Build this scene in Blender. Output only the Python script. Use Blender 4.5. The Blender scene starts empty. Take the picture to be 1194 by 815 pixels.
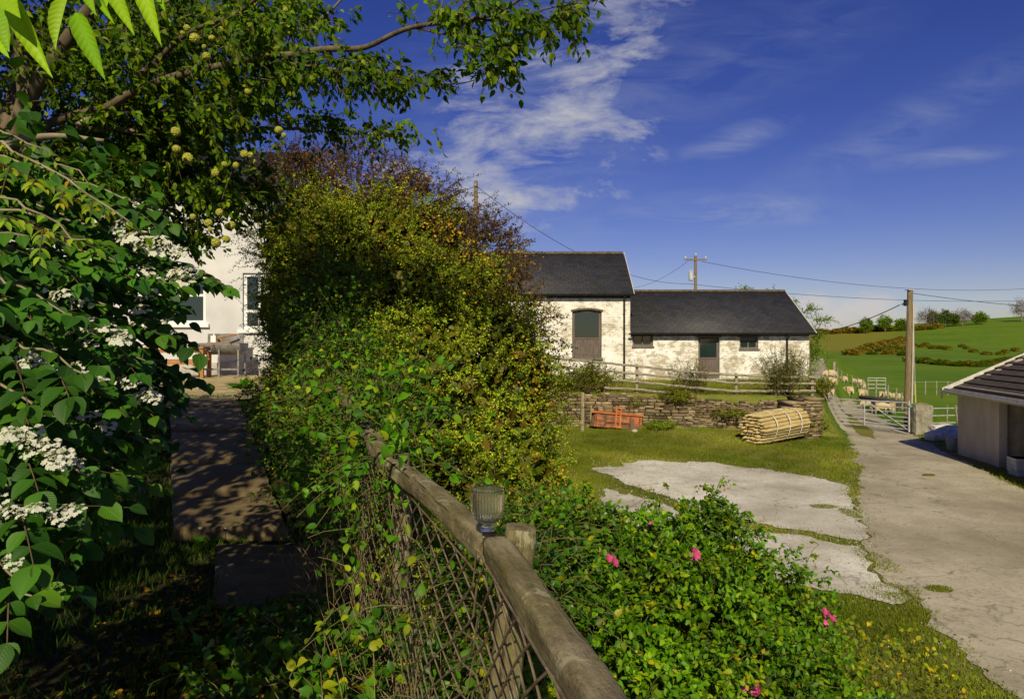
import bpy, bmesh, math, random
import numpy as np
from mathutils import Vector, Matrix, Quaternion, noise as mnoise
from mathutils.geometry import delaunay_2d_cdt
rng = np.random.default_rng(7); random.seed(7)
SC = bpy.context.scene; COL = SC.collection
F = 790.0; CX = 597.0; HY = 395.0; EYE = 4.0
PI = math.pi
def P(px, py, d): return Vector(((px-CX)/F*d, d, EYE-(py-HY)/F*d))
def sstep(a, b, x):
    t = np.clip((x-a)/(b-a), 0, 1); return t*t*(3-2*t)
# ------------------------------------------------------------------ terrain heights
def fence_x(y): return -0.05-0.355*(np.clip(y, -6, 9.5)-1.66)
def wall_y(x): return 28.5-0.183*(x-1.0)
def H(x, y):
    x = np.asarray(x, float); y = np.asarray(y, float)
    gard = 2.35+0.65*sstep(4.8, 10.5, y)+0.08*sstep(10.5, 16, y)
    yard = 0.10*sstep(8, 22, y)+0.25*sstep(24, 28.5, y)*(1-sstep(11.8, 14.5, x))+0.08*np.sin(x*.5+1)*np.sin(y*.4)*sstep(12, 20, y)*(1-sstep(30, 50, y))
    yard = yard-0.12*sstep(29, 36, y)
    s = x-fence_x(y)
    k = sstep(0.15, 4.6, s)
    z = gard*(1-k)+yard*k
    terr = sstep(0.02, 0.42, y-wall_y(x))*(1-sstep(0, 1.3, x-(11.7+0.5*(y-26.5))))
    terr = terr*sstep(-9, -5, x)
    z = z*(1-terr)+terr*(1.72+0.2*sstep(27.5, 33, y))
    d = np.maximum(y, 1)
    crest = np.clip(6.7+(x-138)*0.072, 1.5, 16)
    up = sstep(118, 300, y)*(1-0.5*sstep(310, 520, y))
    far = crest*up
    roll = (np.sin(x*.02+.6)*np.sin(y*.017))*0.9*sstep(90, 150, y)
    z = z*(1-sstep(70, 110, y)) + 0.0
    return z+far+roll+0.0
def G(px, py):
    """the ground point seen at that direction from the photographer's stand"""
    d = 2.0; st = 0.02
    while d < 600:
        p = P(px, py, d)
        if p.z <= float(H(p.x, p.y)): return p
        d += st; st = max(0.02, d*0.004)
    return P(px, py, 600)
# ------------------------------------------------------------------ object helpers
def tag(o, label=None, cat=None, group=None, kind=None):
    if label: o['label'] = label
    if cat: o['category'] = cat
    if group: o['group'] = group
    if kind: o['kind'] = kind
    return o
def empty(name, loc=(0, 0, 0), rz=0, **k):
    o = bpy.data.objects.new(name, None); COL.objects.link(o)
    o.location = loc; o.rotation_euler = (0, 0, rz); o.empty_display_size = .2
    return tag(o, **k)
def link(name, me, m, parent=None, loc=None, rot=None, **k):
    o = bpy.data.objects.new(name, me); COL.objects.link(o)
    if m is not None:
        for mm in (m if isinstance(m, (list, tuple)) else [m]): me.materials.append(mm)
    if parent is not None: o.parent = parent
    if loc is not None: o.location = loc
    if rot is not None:
        o.rotation_mode = 'QUATERNION'; o.rotation_quaternion = rot
    return tag(o, **k)
def copy_tree(o, parent=None):
    c = o.copy(); COL.objects.link(c)
    if parent is not None: c.parent = parent
    for ch in list(o.children): copy_tree(ch, c)
    return c
def npmesh(name, V, Fc, rnd=None, uv=None, smooth=False):
    """V (n,3); Fc list of index arrays of equal width or one array"""
    me = bpy.data.meshes.new(name)
    if not isinstance(Fc, list): Fc = [Fc]
    Fc = [np.asarray(f, np.int32) for f in Fc if len(f)]
    nf = sum(len(f) for f in Fc)
    loops = np.concatenate([f.ravel() for f in Fc])
    tot = np.concatenate([np.full(len(f), f.shape[1], np.int32) for f in Fc])
    start = np.concatenate([[0], np.cumsum(tot)[:-1]]).astype(np.int32)
    me.vertices.add(len(V)); me.vertices.foreach_set('co', np.asarray(V, np.float32).ravel())
    me.loops.add(len(loops)); me.loops.foreach_set('vertex_index', loops)
    me.polygons.add(nf); me.polygons.foreach_set('loop_start', start); me.polygons.foreach_set('loop_total', tot)
    if smooth: me.polygons.foreach_set('use_smooth', np.ones(nf, bool))
    me.update(calc_edges=True)
    if rnd is not None:
        a = me.attributes.new('rnd', 'FLOAT', 'FACE'); a.data.foreach_set('value', np.asarray(rnd, np.float32))
    if uv is not None:
        l = me.uv_layers.new(name='UVMap'); l.data.foreach_set('uv', np.asarray(uv, np.float32)[loops].ravel())
    return me
class MB:
    """collects boxes, tubes and prisms into one mesh"""
    def __init__(s): s.V = []; s.F = []; s.n = 0
    def add(s, V, Fc):
        s.V += [tuple(v) for v in V]; s.F += [tuple(i+s.n for i in f) for f in Fc]; s.n += len(V); return s
    def box(s, x0, x1, y0, y1, z0, z1):
        V = [(x, y, z) for z in (z0, z1) for x, y in ((x0, y0), (x1, y0), (x1, y1), (x0, y1))]
        return s.add(V, [(0, 3, 2, 1), (4, 5, 6, 7), (0, 1, 5, 4), (1, 2, 6, 5), (2, 3, 7, 6), (3, 0, 4, 7)])
    def hexa(s, V): return s.add(V, [(0, 3, 2, 1), (4, 5, 6, 7), (0, 1, 5, 4), (1, 2, 6, 5), (2, 3, 7, 6), (3, 0, 4, 7)])
    def quad(s, a, b, c, d): return s.add([a, b, c, d], [(0, 1, 2, 3)])
    def tube(s, pts, r, seg=6, cap=True):
        pts = [Vector(p) for p in pts]; n = len(pts)
        rs = r if isinstance(r, (list, tuple)) else [r]*n
        V = []; Fc = []; side = None
        for i, p in enumerate(pts):
            t = (pts[min(i+1, n-1)]-pts[max(i-1, 0)]).normalized()
            if side is None: side = t.orthogonal().normalized()
            side = (side-t*side.dot(t)); side = side.normalized() if side.length > 1e-6 else t.orthogonal().normalized()
            up = t.cross(side)
            for k in range(seg):
                a = 2*PI*k/seg; V.append(p+(side*math.cos(a)+up*math.sin(a))*rs[i])
        for i in range(n-1):
            for k in range(seg):
                k2 = (k+1) % seg; Fc.append((i*seg+k, i*seg+k2, (i+1)*seg+k2, (i+1)*seg+k))
        if cap: Fc.append(tuple(reversed(range(seg)))); Fc.append(tuple(range((n-1)*seg, n*seg)))
        return s.add(V, Fc)
    def wall(s, x0, x1, z0, z1, y0, y1, holes=()):
        """slab in the XZ plane between y0 and y1 with rectangular openings (x0,x1,z0,z1)"""
        xs = sorted({x0, x1, *[h[0] for h in holes], *[h[1] for h in holes]}); zs = sorted({z0, z1, *[h[2] for h in holes], *[h[3] for h in holes]})
        def solid(i, j):
            if i < 0 or j < 0 or i >= len(xs)-1 or j >= len(zs)-1: return False
            cx = (xs[i]+xs[i+1])/2; cz = (zs[j]+zs[j+1])/2
            return not any(h[0] < cx < h[1] and h[2] < cz < h[3] for h in holes)
        for i in range(len(xs)-1):
            for j in range(len(zs)-1):
                if not solid(i, j): continue
                a, b, c, d = xs[i], xs[i+1], zs[j], zs[j+1]
                s.quad((a, y0, c), (b, y0, c), (b, y0, d), (a, y0, d)); s.quad((a, y1, c), (a, y1, d), (b, y1, d), (b, y1, c))
                if not solid(i-1, j): s.quad((a, y0, c), (a, y0, d), (a, y1, d), (a, y1, c))
                if not solid(i+1, j): s.quad((b, y0, c), (b, y1, c), (b, y1, d), (b, y0, d))
                if not solid(i, j-1): s.quad((a, y0, c), (a, y1, c), (b, y1, c), (b, y0, c))
                if not solid(i, j+1): s.quad((a, y0, d), (b, y0, d), (b, y1, d), (a, y1, d))
        return s
    def mesh(s, name, smooth=False, off=(0, 0, 0)):
        me = bpy.data.meshes.new(name); o = Vector(off)
        me.from_pydata([Vector(v)-o for v in s.V], [], s.F)
        if smooth: me.polygons.foreach_set('use_smooth', np.ones(len(me.polygons), bool))
        me.update(); return me
    def build(s, name, m, parent=None, smooth=False, loc=None, bevel=0, **k):
        off = (0, 0, 0)
        if parent is None and loc is not None: off = loc
        o = link(name, s.mesh(name, smooth, off), m, parent, loc if parent is None else None, **k)
        if bevel:
            b = o.modifiers.new('bevel', 'BEVEL'); b.width = bevel; b.segments = 2; b.limit_method = 'ANGLE'
        return o
def unit(a): return a/np.maximum(np.linalg.norm(a, axis=-1, keepdims=True), 1e-9)
def scatter(name, T, TF, pos, axis, nrm, size, rnd, uv=None, width=None, smooth=False):
    """copies of a leaf template (x across, y along, z up) merged into one mesh"""
    pos = np.asarray(pos); n = len(pos)
    y = unit(np.asarray(axis)); z = np.asarray(nrm); z = z-(z*y).sum(1, keepdims=True)*y; z = unit(z+1e-5); x = np.cross(y, z)
    T = np.asarray(T, float); size = np.asarray(size).reshape(-1, 1, 1)
    w = np.ones((n, 1, 1)) if width is None else np.asarray(width).reshape(-1, 1, 1)
    V = pos[:, None, :]+size*(T[None, :, 0:1]*w*x[:, None, :]+T[None, :, 1:2]*y[:, None, :]+T[None, :, 2:3]*z[:, None, :])
    V = V.reshape(-1, 3); k = len(T); TF = [np.asarray(f) for f in (TF if isinstance(TF, list) else [TF])]
    Fs = []; R = []
    for f in TF:
        Fs.append((np.arange(n)[:, None, None]*k+f[None]).reshape(-1, f.shape[1])); R.append(np.repeat(rnd, len(f)))
    U = None if uv is None else np.tile(np.asarray(uv), (n, 1))
    return npmesh(name, V, Fs, np.concatenate(R), U, smooth)
# leaf templates
L_DIA = ([(0, 0, 0), (.3, .45, .07), (0, 1, -.12), (-.3, .45, .07)], np.array([(0, 1, 2), (0, 2, 3)]))
L_BLADE = ([(-.06, 0, 0), (.06, 0, 0), (.035, .6, .03), (-.035, .6, .03), (0, 1, .16)], [np.array([(0, 1, 2, 3)]), np.array([(3, 2, 4)])])
def leaf_template(n=7, w=.32, droop=.22, fold=.1, serr=0.0, tip=1.6):
    V = [(0, 0, 0)]; uv = [(.5, 0)]
    for i in range(1, n):
        t = i/n; ww = w*(math.sin(PI*t**.8)**.75)*(1-.25*t**3) ; ww *= (1-serr*(i % 2))
        if t > .8: ww *= .8
        zz = -droop*t*t
        V += [(-ww, t+(.03 if serr else 0), zz+fold*ww/w), (0, t, zz), (ww, t+(.03 if serr else 0), zz+fold*ww/w)]; uv += [(.5-ww, t), (.5, t), (.5+ww, t)]
    V.append((0, 1.0, -droop*1.08)); uv.append((.5, 1))
    tri = [(0, 2, 1), (0, 3, 2)]; q = []
    for i in range(n-2):
        a = 1+3*i; b = a+3; q += [(a, a+1, b+1, b), (a+1, a+2, b+2, b+1)]
    a = 1+3*(n-2); e = len(V)-1; tri += [(a, a+1, e), (a+1, a+2, e)]
    return V, [np.array(tri), np.array(q)], uv
def rdir(n):
    v = rng.normal(size=(n, 3)); return unit(v)
def blob_pts(blobs, n, shell=.35, lump=.18, back=.35, keep=.86, centre=None, seedoff=0.0):
    """points in the outer shell of a union of lumpy ellipsoids; blobs (x,y,z,rx,ry,rz)"""
    B = np.array([b if len(b) == 6 else (*b[:3], b[3], b[3], b[3]) for b in blobs], float)
    wgt = B[:, 3]*B[:, 5]; wgt = wgt/wgt.sum(); out = []; nr = []
    tot = 0
    while tot < n:
        m = int(n*1.6); i = rng.choice(len(B), m, p=wgt); d = rdir(m)
        lum = 1+lump*(np.sin(d[:, 0]*5.3+i*1.7+seedoff)*np.sin(d[:, 2]*6.1+i)+.6*np.sin(d[:, 1]*11+d[:, 2]*9+i*2.3)*np.sin(d[:, 0]*13+1.1*i))
        rr = lum*(1-shell*rng.random(m)**1.7)
        p = B[i, :3]+d*B[i, 3:]*rr[:, None]
        ok = np.ones(m, bool)
        for j in range(len(B)):
            q = ((p-B[j, :3])/B[j, 3:]); ins = (np.linalg.norm(q, axis=1) < keep-shell*.45) & (i != j)
            ok &= ~ins
        if back < 1:
            view = unit(p-np.array([0, 0, EYE])); ok &= ((d*view).sum(1) < .35) | (rng.random(m) < back)
        out.append(p[ok]); nr.append(d[ok]); tot += ok.sum()
    return np.concatenate(out)[:n], np.concatenate(nr)[:n]
def inpoly(x, y, poly):
    x = np.asarray(x); y = np.asarray(y); r = np.zeros(x.shape, bool); n = len(poly)
    for i in range(n):
        x1, y1 = poly[i]; x2, y2 = poly[(i+1) % n]
        c = ((y1 > y) != (y2 > y)); xi = (x2-x1)*(y-y1)/((y2-y1) if abs(y2-y1) > 1e-9 else 1e-9)+x1
        r ^= c & (x < xi)
    return r
# ------------------------------------------------------------------ materials
class NT:
    def __init__(s, m):
        s.t = m.node_tree; s.t.nodes.clear()
    def n(s, kind, **k):
        nd = s.t.nodes.new(kind)
        for a, v in k.items():
            if a.startswith('i_'):
                key = a[2:]; key = int(key) if key.isdigit() else key.replace('_', ' ')
                sk = nd.inputs[key]
                if hasattr(v, 'is_linked') or isinstance(v, bpy.types.NodeSocket): s.t.links.new(v, sk)
                else: sk.default_value = v
            else: setattr(nd, a, v)
        return nd
    def l(s, a, b): s.t.links.new(a, b)
def c4(c): return (*c, 1.0) if len(c) == 3 else c
def ramp(nt, fac, stops, interp='LINEAR'):
    r = nt.n('ShaderNodeValToRGB'); r.color_ramp.interpolation = interp
    while len(r.color_ramp.elements) < len(stops): r.color_ramp.elements.new(.5)
    for e, (p, c) in zip(r.color_ramp.elements, stops): e.position = p; e.color = c4(c)
    nt.l(fac, r.inputs[0]); return r.outputs[0]
def noise(nt, scale, detail=5, rough=.55, vec=None, dist=0.0, coord='Object', stretch=None):
    if vec is None: vec = nt.n('ShaderNodeTexCoord').outputs[coord]
    if stretch:
        mp = nt.n('ShaderNodeMapping', i_Scale=stretch); nt.l(vec, mp.inputs['Vector']); vec = mp.outputs[0]
    t = nt.n('ShaderNodeTexNoise', i_Scale=scale, i_Detail=detail, i_Roughness=rough, i_Distortion=dist); nt.l(vec, t.inputs['Vector'])
    return t.outputs['Fac']
def mix(nt, fac, a, b, mode='MIX'):
    m = nt.n('ShaderNodeMix', data_type='RGBA', blend_type=mode)
    for v, i in ((fac, 0), (a, 6), (b, 7)):
        if isinstance(v, bpy.types.NodeSocket): nt.l(v, m.inputs[i])
        else: m.inputs[i].default_value = v if i == 0 else c4(v)
    return m.outputs[2]
def math_(nt, op, a, b=0.0, clamp=False):
    m = nt.n('ShaderNodeMath', operation=op); m.use_clamp = clamp
    for v, i in ((a, 0), (b, 1)):
        if isinstance(v, bpy.types.NodeSocket): nt.l(v, m.inputs[i])
        else: m.inputs[i].default_value = v
    return m.outputs[0]
def newmat(name):
    m = bpy.data.materials.new(name); m.use_nodes = True; return m, NT(m)
def finish(m, nt, col, rough=.8, bump=None, bstr=.3, bdist=.02, metal=0.0, spec=.4, trans=None, extra=None, transm=0.0, ior=1.45):
    b = nt.n('ShaderNodeBsdfPrincipled'); b.inputs['Metallic'].default_value = metal; b.inputs['Specular IOR Level'].default_value = spec
    b.inputs['Transmission Weight'].default_value = transm; b.inputs['IOR'].default_value = ior
    for v, i in ((col, 'Base Color'), (rough, 'Roughness')):
        if isinstance(v, bpy.types.NodeSocket): nt.l(v, b.inputs[i])
        else: b.inputs[i].default_value = c4(v) if i == 'Base Color' else v
    if bump is not None:
        bp = nt.n('ShaderNodeBump', i_Strength=bstr, i_Distance=bdist); nt.l(bump, bp.inputs['Height']); nt.l(bp.outputs[0], b.inputs['Normal'])
    out = nt.n('ShaderNodeOutputMaterial'); sh = b.outputs[0]
    if trans:
        t = nt.n('ShaderNodeBsdfTranslucent')
        tc = mix(nt, 1.0, col, (1.25, 1.15, .35), 'MULTIPLY'); nt.l(tc, t.inputs['Color'])
        ms = nt.n('ShaderNodeMixShader', i_0=trans); nt.l(b.outputs[0], ms.inputs[1]); nt.l(t.outputs[0], ms.inputs[2]); sh = ms.outputs[0]
    nt.l(sh, out.inputs[0]); return m
def simple(name, a, b, scale=6, rough=.8, bstr=.3, bdist=.01, metal=0, spec=.4, stretch=None, detail=6, lo=.35, hi=.65):
    m, nt = newmat(name); f = noise(nt, scale, detail, .6, stretch=stretch)
    return finish(m, nt, ramp(nt, f, [(lo, a), (hi, b)]), rough, f, bstr, bdist, metal, spec)
def leafmat(name, stops, trans=.3, rough=.42, spec=.45, clump=1.3, clo=.6, chi=1.25, veins=False, gain=(2.15, 2.05, .45)):
    stops = [(p, tuple(min(.85, q*g) for q, g in zip(c_, gain))) for p, c_ in stops]; spec *= .55; rough = min(.9, rough+.08)
    m, nt = newmat(name); at = nt.n('ShaderNodeAttribute', attribute_name='rnd')
    c = ramp(nt, at.outputs['Fac'], stops)
    f = noise(nt, clump, 3, .5); g = ramp(nt, f, [(.35, (clo, clo, clo*.9)), (.65, (chi, chi, chi))])
    c = mix(nt, 1.0, c, g, 'MULTIPLY')
    bump = None
    if veins:
        uv = nt.n('ShaderNodeUVMap').outputs[0]; sp = nt.n('ShaderNodeSeparateXYZ'); nt.l(uv, sp.inputs[0])
        ax = math_(nt, 'ABSOLUTE', math_(nt, 'SUBTRACT', sp.outputs[0], .5))
        ph = math_(nt, 'SUBTRACT', sp.outputs[1], math_(nt, 'MULTIPLY', ax, .9))
        sn = math_(nt, 'ABSOLUTE', math_(nt, 'SINE', math_(nt, 'MULTIPLY', ph, 32.0)))
        mid = math_(nt, 'MULTIPLY', math_(nt, 'MINIMUM', ax, .03), 33.0)
        bump = math_(nt, 'MULTIPLY', math_(nt, 'POWER', sn, .5), mid)
        c = mix(nt, math_(nt, 'MULTIPLY', math_(nt, 'SUBTRACT', 1.0, bump, True), .35), c, mix(nt, .3, c, (.3, .4, .12)))
    return finish(m, nt, c, rough, bump, .22, .003, 0, spec, trans)
# ================================================================== camera, sun, sky
cam = bpy.data.cameras.new('camera'); camo = bpy.data.objects.new('camera', cam); COL.objects.link(camo)
camo.location = (0, 0, EYE); camo.rotation_euler = (PI/2, 0, 0)
cam.sensor_width = 36; cam.lens = 36*F/1194; cam.shift_y = -12.5/1194; cam.clip_start = .05; cam.clip_end = 9000
SC.camera = camo
SUN = Vector((-0.085, -1, 0.735)).normalized()
sl = bpy.data.lights.new('sun', 'SUN'); sl.energy = 5.0; sl.angle = math.radians(.55); sl.color = (1, .88, .60)
so = bpy.data.objects.new('sun', sl); COL.objects.link(so); so.rotation_mode = 'QUATERNION'; so.rotation_quaternion = SUN.to_track_quat('Z', 'Y'); so.location = (0, -20, 30)
w = bpy.data.worlds.new('World'); SC.world = w; w.use_nodes = True
def make_world():
    nt = NT(w)
    sky = nt.n('ShaderNodeTexSky', sky_type='NISHITA', sun_disc=False, sun_elevation=math.asin(SUN.z), sun_rotation=math.atan2(SUN.x, SUN.y), altitude=300, air_density=1.0, dust_density=.4, ozone_density=3.0)
    vec = nt.n('ShaderNodeTexCoord').outputs['Generated']; sp = nt.n('ShaderNodeSeparateXYZ'); nt.l(vec, sp.inputs[0])
    hs = nt.n('ShaderNodeHueSaturation', i_Saturation=1.3, i_Value=.95, i_Hue=.529); nt.l(sky.outputs[0], hs.inputs['Color'])
    skc = mix(nt, 1.0, hs.outputs[0], (1.06, .92, 1.06), 'MULTIPLY')
    ym = math_(nt, 'MAXIMUM', sp.outputs[1], .08)
    u = math_(nt, 'DIVIDE', sp.outputs[0], ym); v = math_(nt, 'DIVIDE', sp.outputs[2], ym)
    cv = nt.n('ShaderNodeCombineXYZ'); nt.l(u, cv.inputs[0]); nt.l(v, cv.inputs[1]); cv = cv.outputs[0]
    def blob(px, py, ang, ra, rb, pw=1.0):
        mp = nt.n('ShaderNodeMapping', vector_type='TEXTURE'); nt.l(cv, mp.inputs[0])
        mp.inputs['Location'].default_value = ((px-CX)/F, (HY-py)/F, 0); mp.inputs['Rotation'].default_value = (0, 0, math.radians(ang)); mp.inputs['Scale'].default_value = (ra/F, rb/F, 1)
        ln = nt.n('ShaderNodeVectorMath', operation='LENGTH'); nt.l(mp.outputs[0], ln.inputs[0])
        return math_(nt, 'MULTIPLY', math_(nt, 'SUBTRACT', 1.0, ln.outputs['Value'], True), pw)
    def total(lst):
        a = lst[0]
        for b in lst[1:]: a = math_(nt, 'MAXIMUM', a, b)
        return a
    # small broken cumulus in a long bank
    m1 = total([blob(715, 25, 50, 150, 80, 1.1), blob(660, 115, 58, 170, 95, 1.2), blob(600, 195, 15, 210, 95, 1.45), blob(560, 140, 70, 130, 80, .8), blob(692, 228, 8, 60, 22, .8), blob(470, 190, 10, 200, 65, .8)])
    def n2(scale, st, det=8, ro=.6, dist=.3, rot=0):
        mp = nt.n('ShaderNodeMapping'); nt.l(cv, mp.inputs[0]); mp.inputs['Scale'].default_value = st; mp.inputs['Rotation'].default_value = (0, 0, math.radians(rot))
        t = nt.n('ShaderNodeTexNoise', i_Scale=scale, i_Detail=det, i_Roughness=ro, i_Distortion=dist); nt.l(mp.outputs[0], t.inputs['Vector']); return t.outputs['Fac']
    na = n2(9, (.8, 1.9, 1), 9, .64, .35, rot=-28)
    d1 = math_(nt, 'ADD', math_(nt, 'MULTIPLY', math_(nt, 'POWER', m1, .6), 1.0), math_(nt, 'MULTIPLY', math_(nt, 'SUBTRACT', na, .56), 4.6))
    d1 = math_(nt, 'MULTIPLY', math_(nt, 'SUBTRACT', d1, .34), .95, True)
    d1 = math_(nt, 'MULTIPLY', d1, math_(nt, 'MULTIPLY', m1, 3.0, True))
    # thin wisps
    m2 = total([blob(860, 162, 18, 90, 22, .9), blob(850, 248, 2, 170, 26, 1.0), blob(1090, 185, 6, 120, 14, .7), blob(750, 250, 10, 120, 25, .6), blob(1050, 150, 28, 330, 40, .35), blob(640, 100, 52, 330, 190, .5), blob(800, 90, 20, 330, 80, .3)])
    nb = n2(7, (.9, 3.4, 1), 7, .62, .6, rot=-14)
    d2 = math_(nt, 'MULTIPLY', math_(nt, 'MULTIPLY', m2, math_(nt, 'MULTIPLY', math_(nt, 'SUBTRACT', nb, .38), 3.6, True)), 1.0, True)
    # low cumulus over the hill
    m3 = total([blob(1012, 360, 0, 44, 26, 1.6), blob(945, 356, 0, 50, 28, 1.3), blob(985, 372, 0, 90, 22, 1.0), blob(1060, 368, 0, 70, 14, .7)])
    nc = n2(26, (1, 1.3, 1), 6, .55, .2)
    d3 = math_(nt, 'MULTIPLY', math_(nt, 'ADD', m3, math_(nt, 'MULTIPLY', math_(nt, 'SUBTRACT', nc, .58), 2.4)), 1.0, True)
    d3 = math_(nt, 'MULTIPLY', d3, math_(nt, 'MULTIPLY', m3, 3.0, True))
    front = math_(nt, 'MULTIPLY', math_(nt, 'SUBTRACT', sp.outputs[1], .1), 8.0, True)
    c = mix(nt, math_(nt, 'MULTIPLY', math_(nt, 'MULTIPLY', d1, .85), front), skc, (7.4, 7.4, 7.6))
    c = mix(nt, math_(nt, 'MULTIPLY', math_(nt, 'MULTIPLY', d2, .75), front), c, (5.0, 5.6, 7.4))
    c = mix(nt, math_(nt, 'MULTIPLY', math_(nt, 'MULTIPLY', d3, .75), front), c, (8.6, 8.0, 7.8))
    bg = nt.n('ShaderNodeBackground', i_Strength=.07); nt.l(c, bg.inputs[0])
    o = nt.n('ShaderNodeOutputWorld'); nt.l(bg.outputs[0], o.inputs[0])
make_world()
SC.view_settings.view_transform = 'Standard'; SC.view_settings.look = 'None'; SC.view_settings.gamma = 1; SC.view_settings.exposure = 0
SC.render.engine = 'CYCLES'; SC.cycles.max_bounces = 10; SC.cycles.transparent_max_bounces = 8; SC.cycles.diffuse_bounces = 3; SC.cycles.transmission_bounces = 10
# ================================================================== materials of the setting
def ground_mat():
    m, nt = newmat('ground'); at = nt.n('ShaderNodeAttribute', attribute_name='zone')  # 0 garden soil, .5 yard grass, 1 pasture
    z = at.outputs['Fac']
    f = noise(nt, .9, 6, .65); f2 = noise(nt, 9, 6, .65); f3 = noise(nt, .05, 4, .55)
    soil = mix(nt, f2, (.018, .014, .008), (.055, .045, .02))
    yard = ramp(nt, f, [(.3, (.06, .105, .008)), (.46, (.12, .15, .012)), (.60, (.18, .155, .045)), (.72, (.11, .13, .015))])
    yard = mix(nt, ramp(nt, f2, [(.4, (0, 0, 0)), (.7, (.6, .6, .6))]), yard, (.20, .17, .07))
    pa = ramp(nt, f3, [(.35, (.07, .145, .006)), (.55, (.10, .18, .008)), (.7, (.13, .18, .012))])
    pa = mix(nt, .35, pa, ramp(nt, noise(nt, .5, 5, .7, stretch=(1, .4, 1)), [(.35, (.05, .11, .006)), (.65, (.15, .21, .02))]))
    at2 = nt.n('ShaderNodeAttribute', attribute_name='dry')
    pa = mix(nt, at2.outputs['Fac'], pa, (.20, .17, .022))
    c = mix(nt, ramp(nt, z, [(.05, (0, 0, 0)), (.4, (1, 1, 1))]), soil, yard); c = mix(nt, ramp(nt, z, [(.6, (0, 0, 0)), (.95, (1, 1, 1))]), c, pa)
    return finish(m, nt, c, .95, f2, .6, .03, 0, .1)
def concrete_mat(name, a, b, dark, moss):
    m, nt = newmat(name)
    f = noise(nt, 1.1, 8, .68); f2 = noise(nt, 14, 7, .7); f3 = noise(nt, 4, 6, .6, dist=.8); f4 = noise(nt, .35, 3)
    c = ramp(nt, f, [(.3, a), (.65, b)])
    c = mix(nt, ramp(nt, f2, [(.52, (0, 0, 0)), (.7, (.75, .75, .75))]), c, dark)
    c = mix(nt, ramp(nt, f3, [(.60, (0, 0, 0)), (.72, (.6, .6, .6))]), c, moss)
    vo = nt.n('ShaderNodeTexVoronoi', feature='DISTANCE_TO_EDGE', i_Scale=.33); 
    tc = nt.n('ShaderNodeTexCoord').outputs['Object']; dn = nt.n('ShaderNodeTexNoise', i_Scale=1.5, i_Detail=6.0); nt.l(tc, dn.inputs[0])
    ad = nt.n('ShaderNodeVectorMath', operation='ADD'); nt.l(tc, ad.inputs[0]); nt.l(dn.outputs['Color'], ad.inputs[1]); nt.l(ad.outputs[0], vo.inputs['Vector'])
    cr = ramp(nt, vo.outputs['Distance'], [(.0, (.55, .55, .55)), (.007, (0, 0, 0))])
    c = mix(nt, cr, c, (.07, .065, .045))
    c = mix(nt, ramp(nt, f4, [(.42, (0, 0, 0)), (.66, (.55, .55, .55))]), c, dark)
    h = math_(nt, 'ADD', math_(nt, 'MULTIPLY', f2, .6), f3)
    return finish(m, nt, c, .92, h, .5, .02, 0, .2)
def whitewash(name, scale, chip=.5, tone=(.68, .65, .54)):
    m, nt = newmat(name)
    tc = nt.n('ShaderNodeTexCoord').outputs['Object']; mp = nt.n('ShaderNodeMapping', i_Rotation=(PI/2, 0, 0)); nt.l(tc, mp.inputs[0])
    dn = nt.n('ShaderNodeTexNoise', i_Scale=2.5, i_Detail=3.0); nt.l(tc, dn.inputs[0])
    ad = nt.n('ShaderNodeVectorMath', operation='MULTIPLY_ADD'); nt.l(dn.outputs['Color'], ad.inputs[0]); ad.inputs[1].default_value = (.12, .12, .12); nt.l(mp.outputs[0], ad.inputs[2])
    br = nt.n('ShaderNodeTexBrick', i_Scale=scale, i_Mortar_Size=.012, i_Mortar_Smooth=.5, i_Bias=0.0, i_Brick_Width=.27, i_Row_Height=.085, i_Color1=(1, 1, 1, 1), i_Color2=(.0, .0, .0, 1), i_Mortar=(.5, .5, .5, 1))
    nt.l(ad.outputs[0], br.inputs['Vector'])
    f = noise(nt, .9, 6, .6); f2 = noise(nt, 4.5, 7, .72, stretch=(.7, 1, 1.3)); f3 = noise(nt, 30, 4, .7)
    white = mix(nt, ramp(nt, f, [(.40, (0, 0, 0)), (.62, (1, 1, 1))]), (.88, .87, .82), tone)
    bare = mix(nt, br.outputs['Color'], (.26, .225, .16), (.46, .40, .30))
    k = math_(nt, 'ADD', math_(nt, 'MULTIPLY', f2, .7), math_(nt, 'MULTIPLY', f, .45))
    k = math_(nt, 'ADD', k, math_(nt, 'MULTIPLY', math_(nt, 'SUBTRACT', br.outputs['Color'], .5), .06))
    c = mix(nt, ramp(nt, k, [(chip+.10, (0, 0, 0)), (chip+.14, (.75, .75, .75))]), white, bare)
    c = mix(nt, ramp(nt, br.outputs['Fac'], [(.2, (0, 0, 0)), (1, (.14, .14, .14))]), c, (.30, .26, .18))
    h = math_(nt, 'SUBTRACT', math_(nt, 'MULTIPLY', f2, 1.0), math_(nt, 'MULTIPLY', br.outputs['Fac'], .25))
    h = math_(nt, 'ADD', h, math_(nt, 'MULTIPLY', f3, .3))
    return finish(m, nt, c, .9, h, .8, .035, 0, .2)
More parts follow.
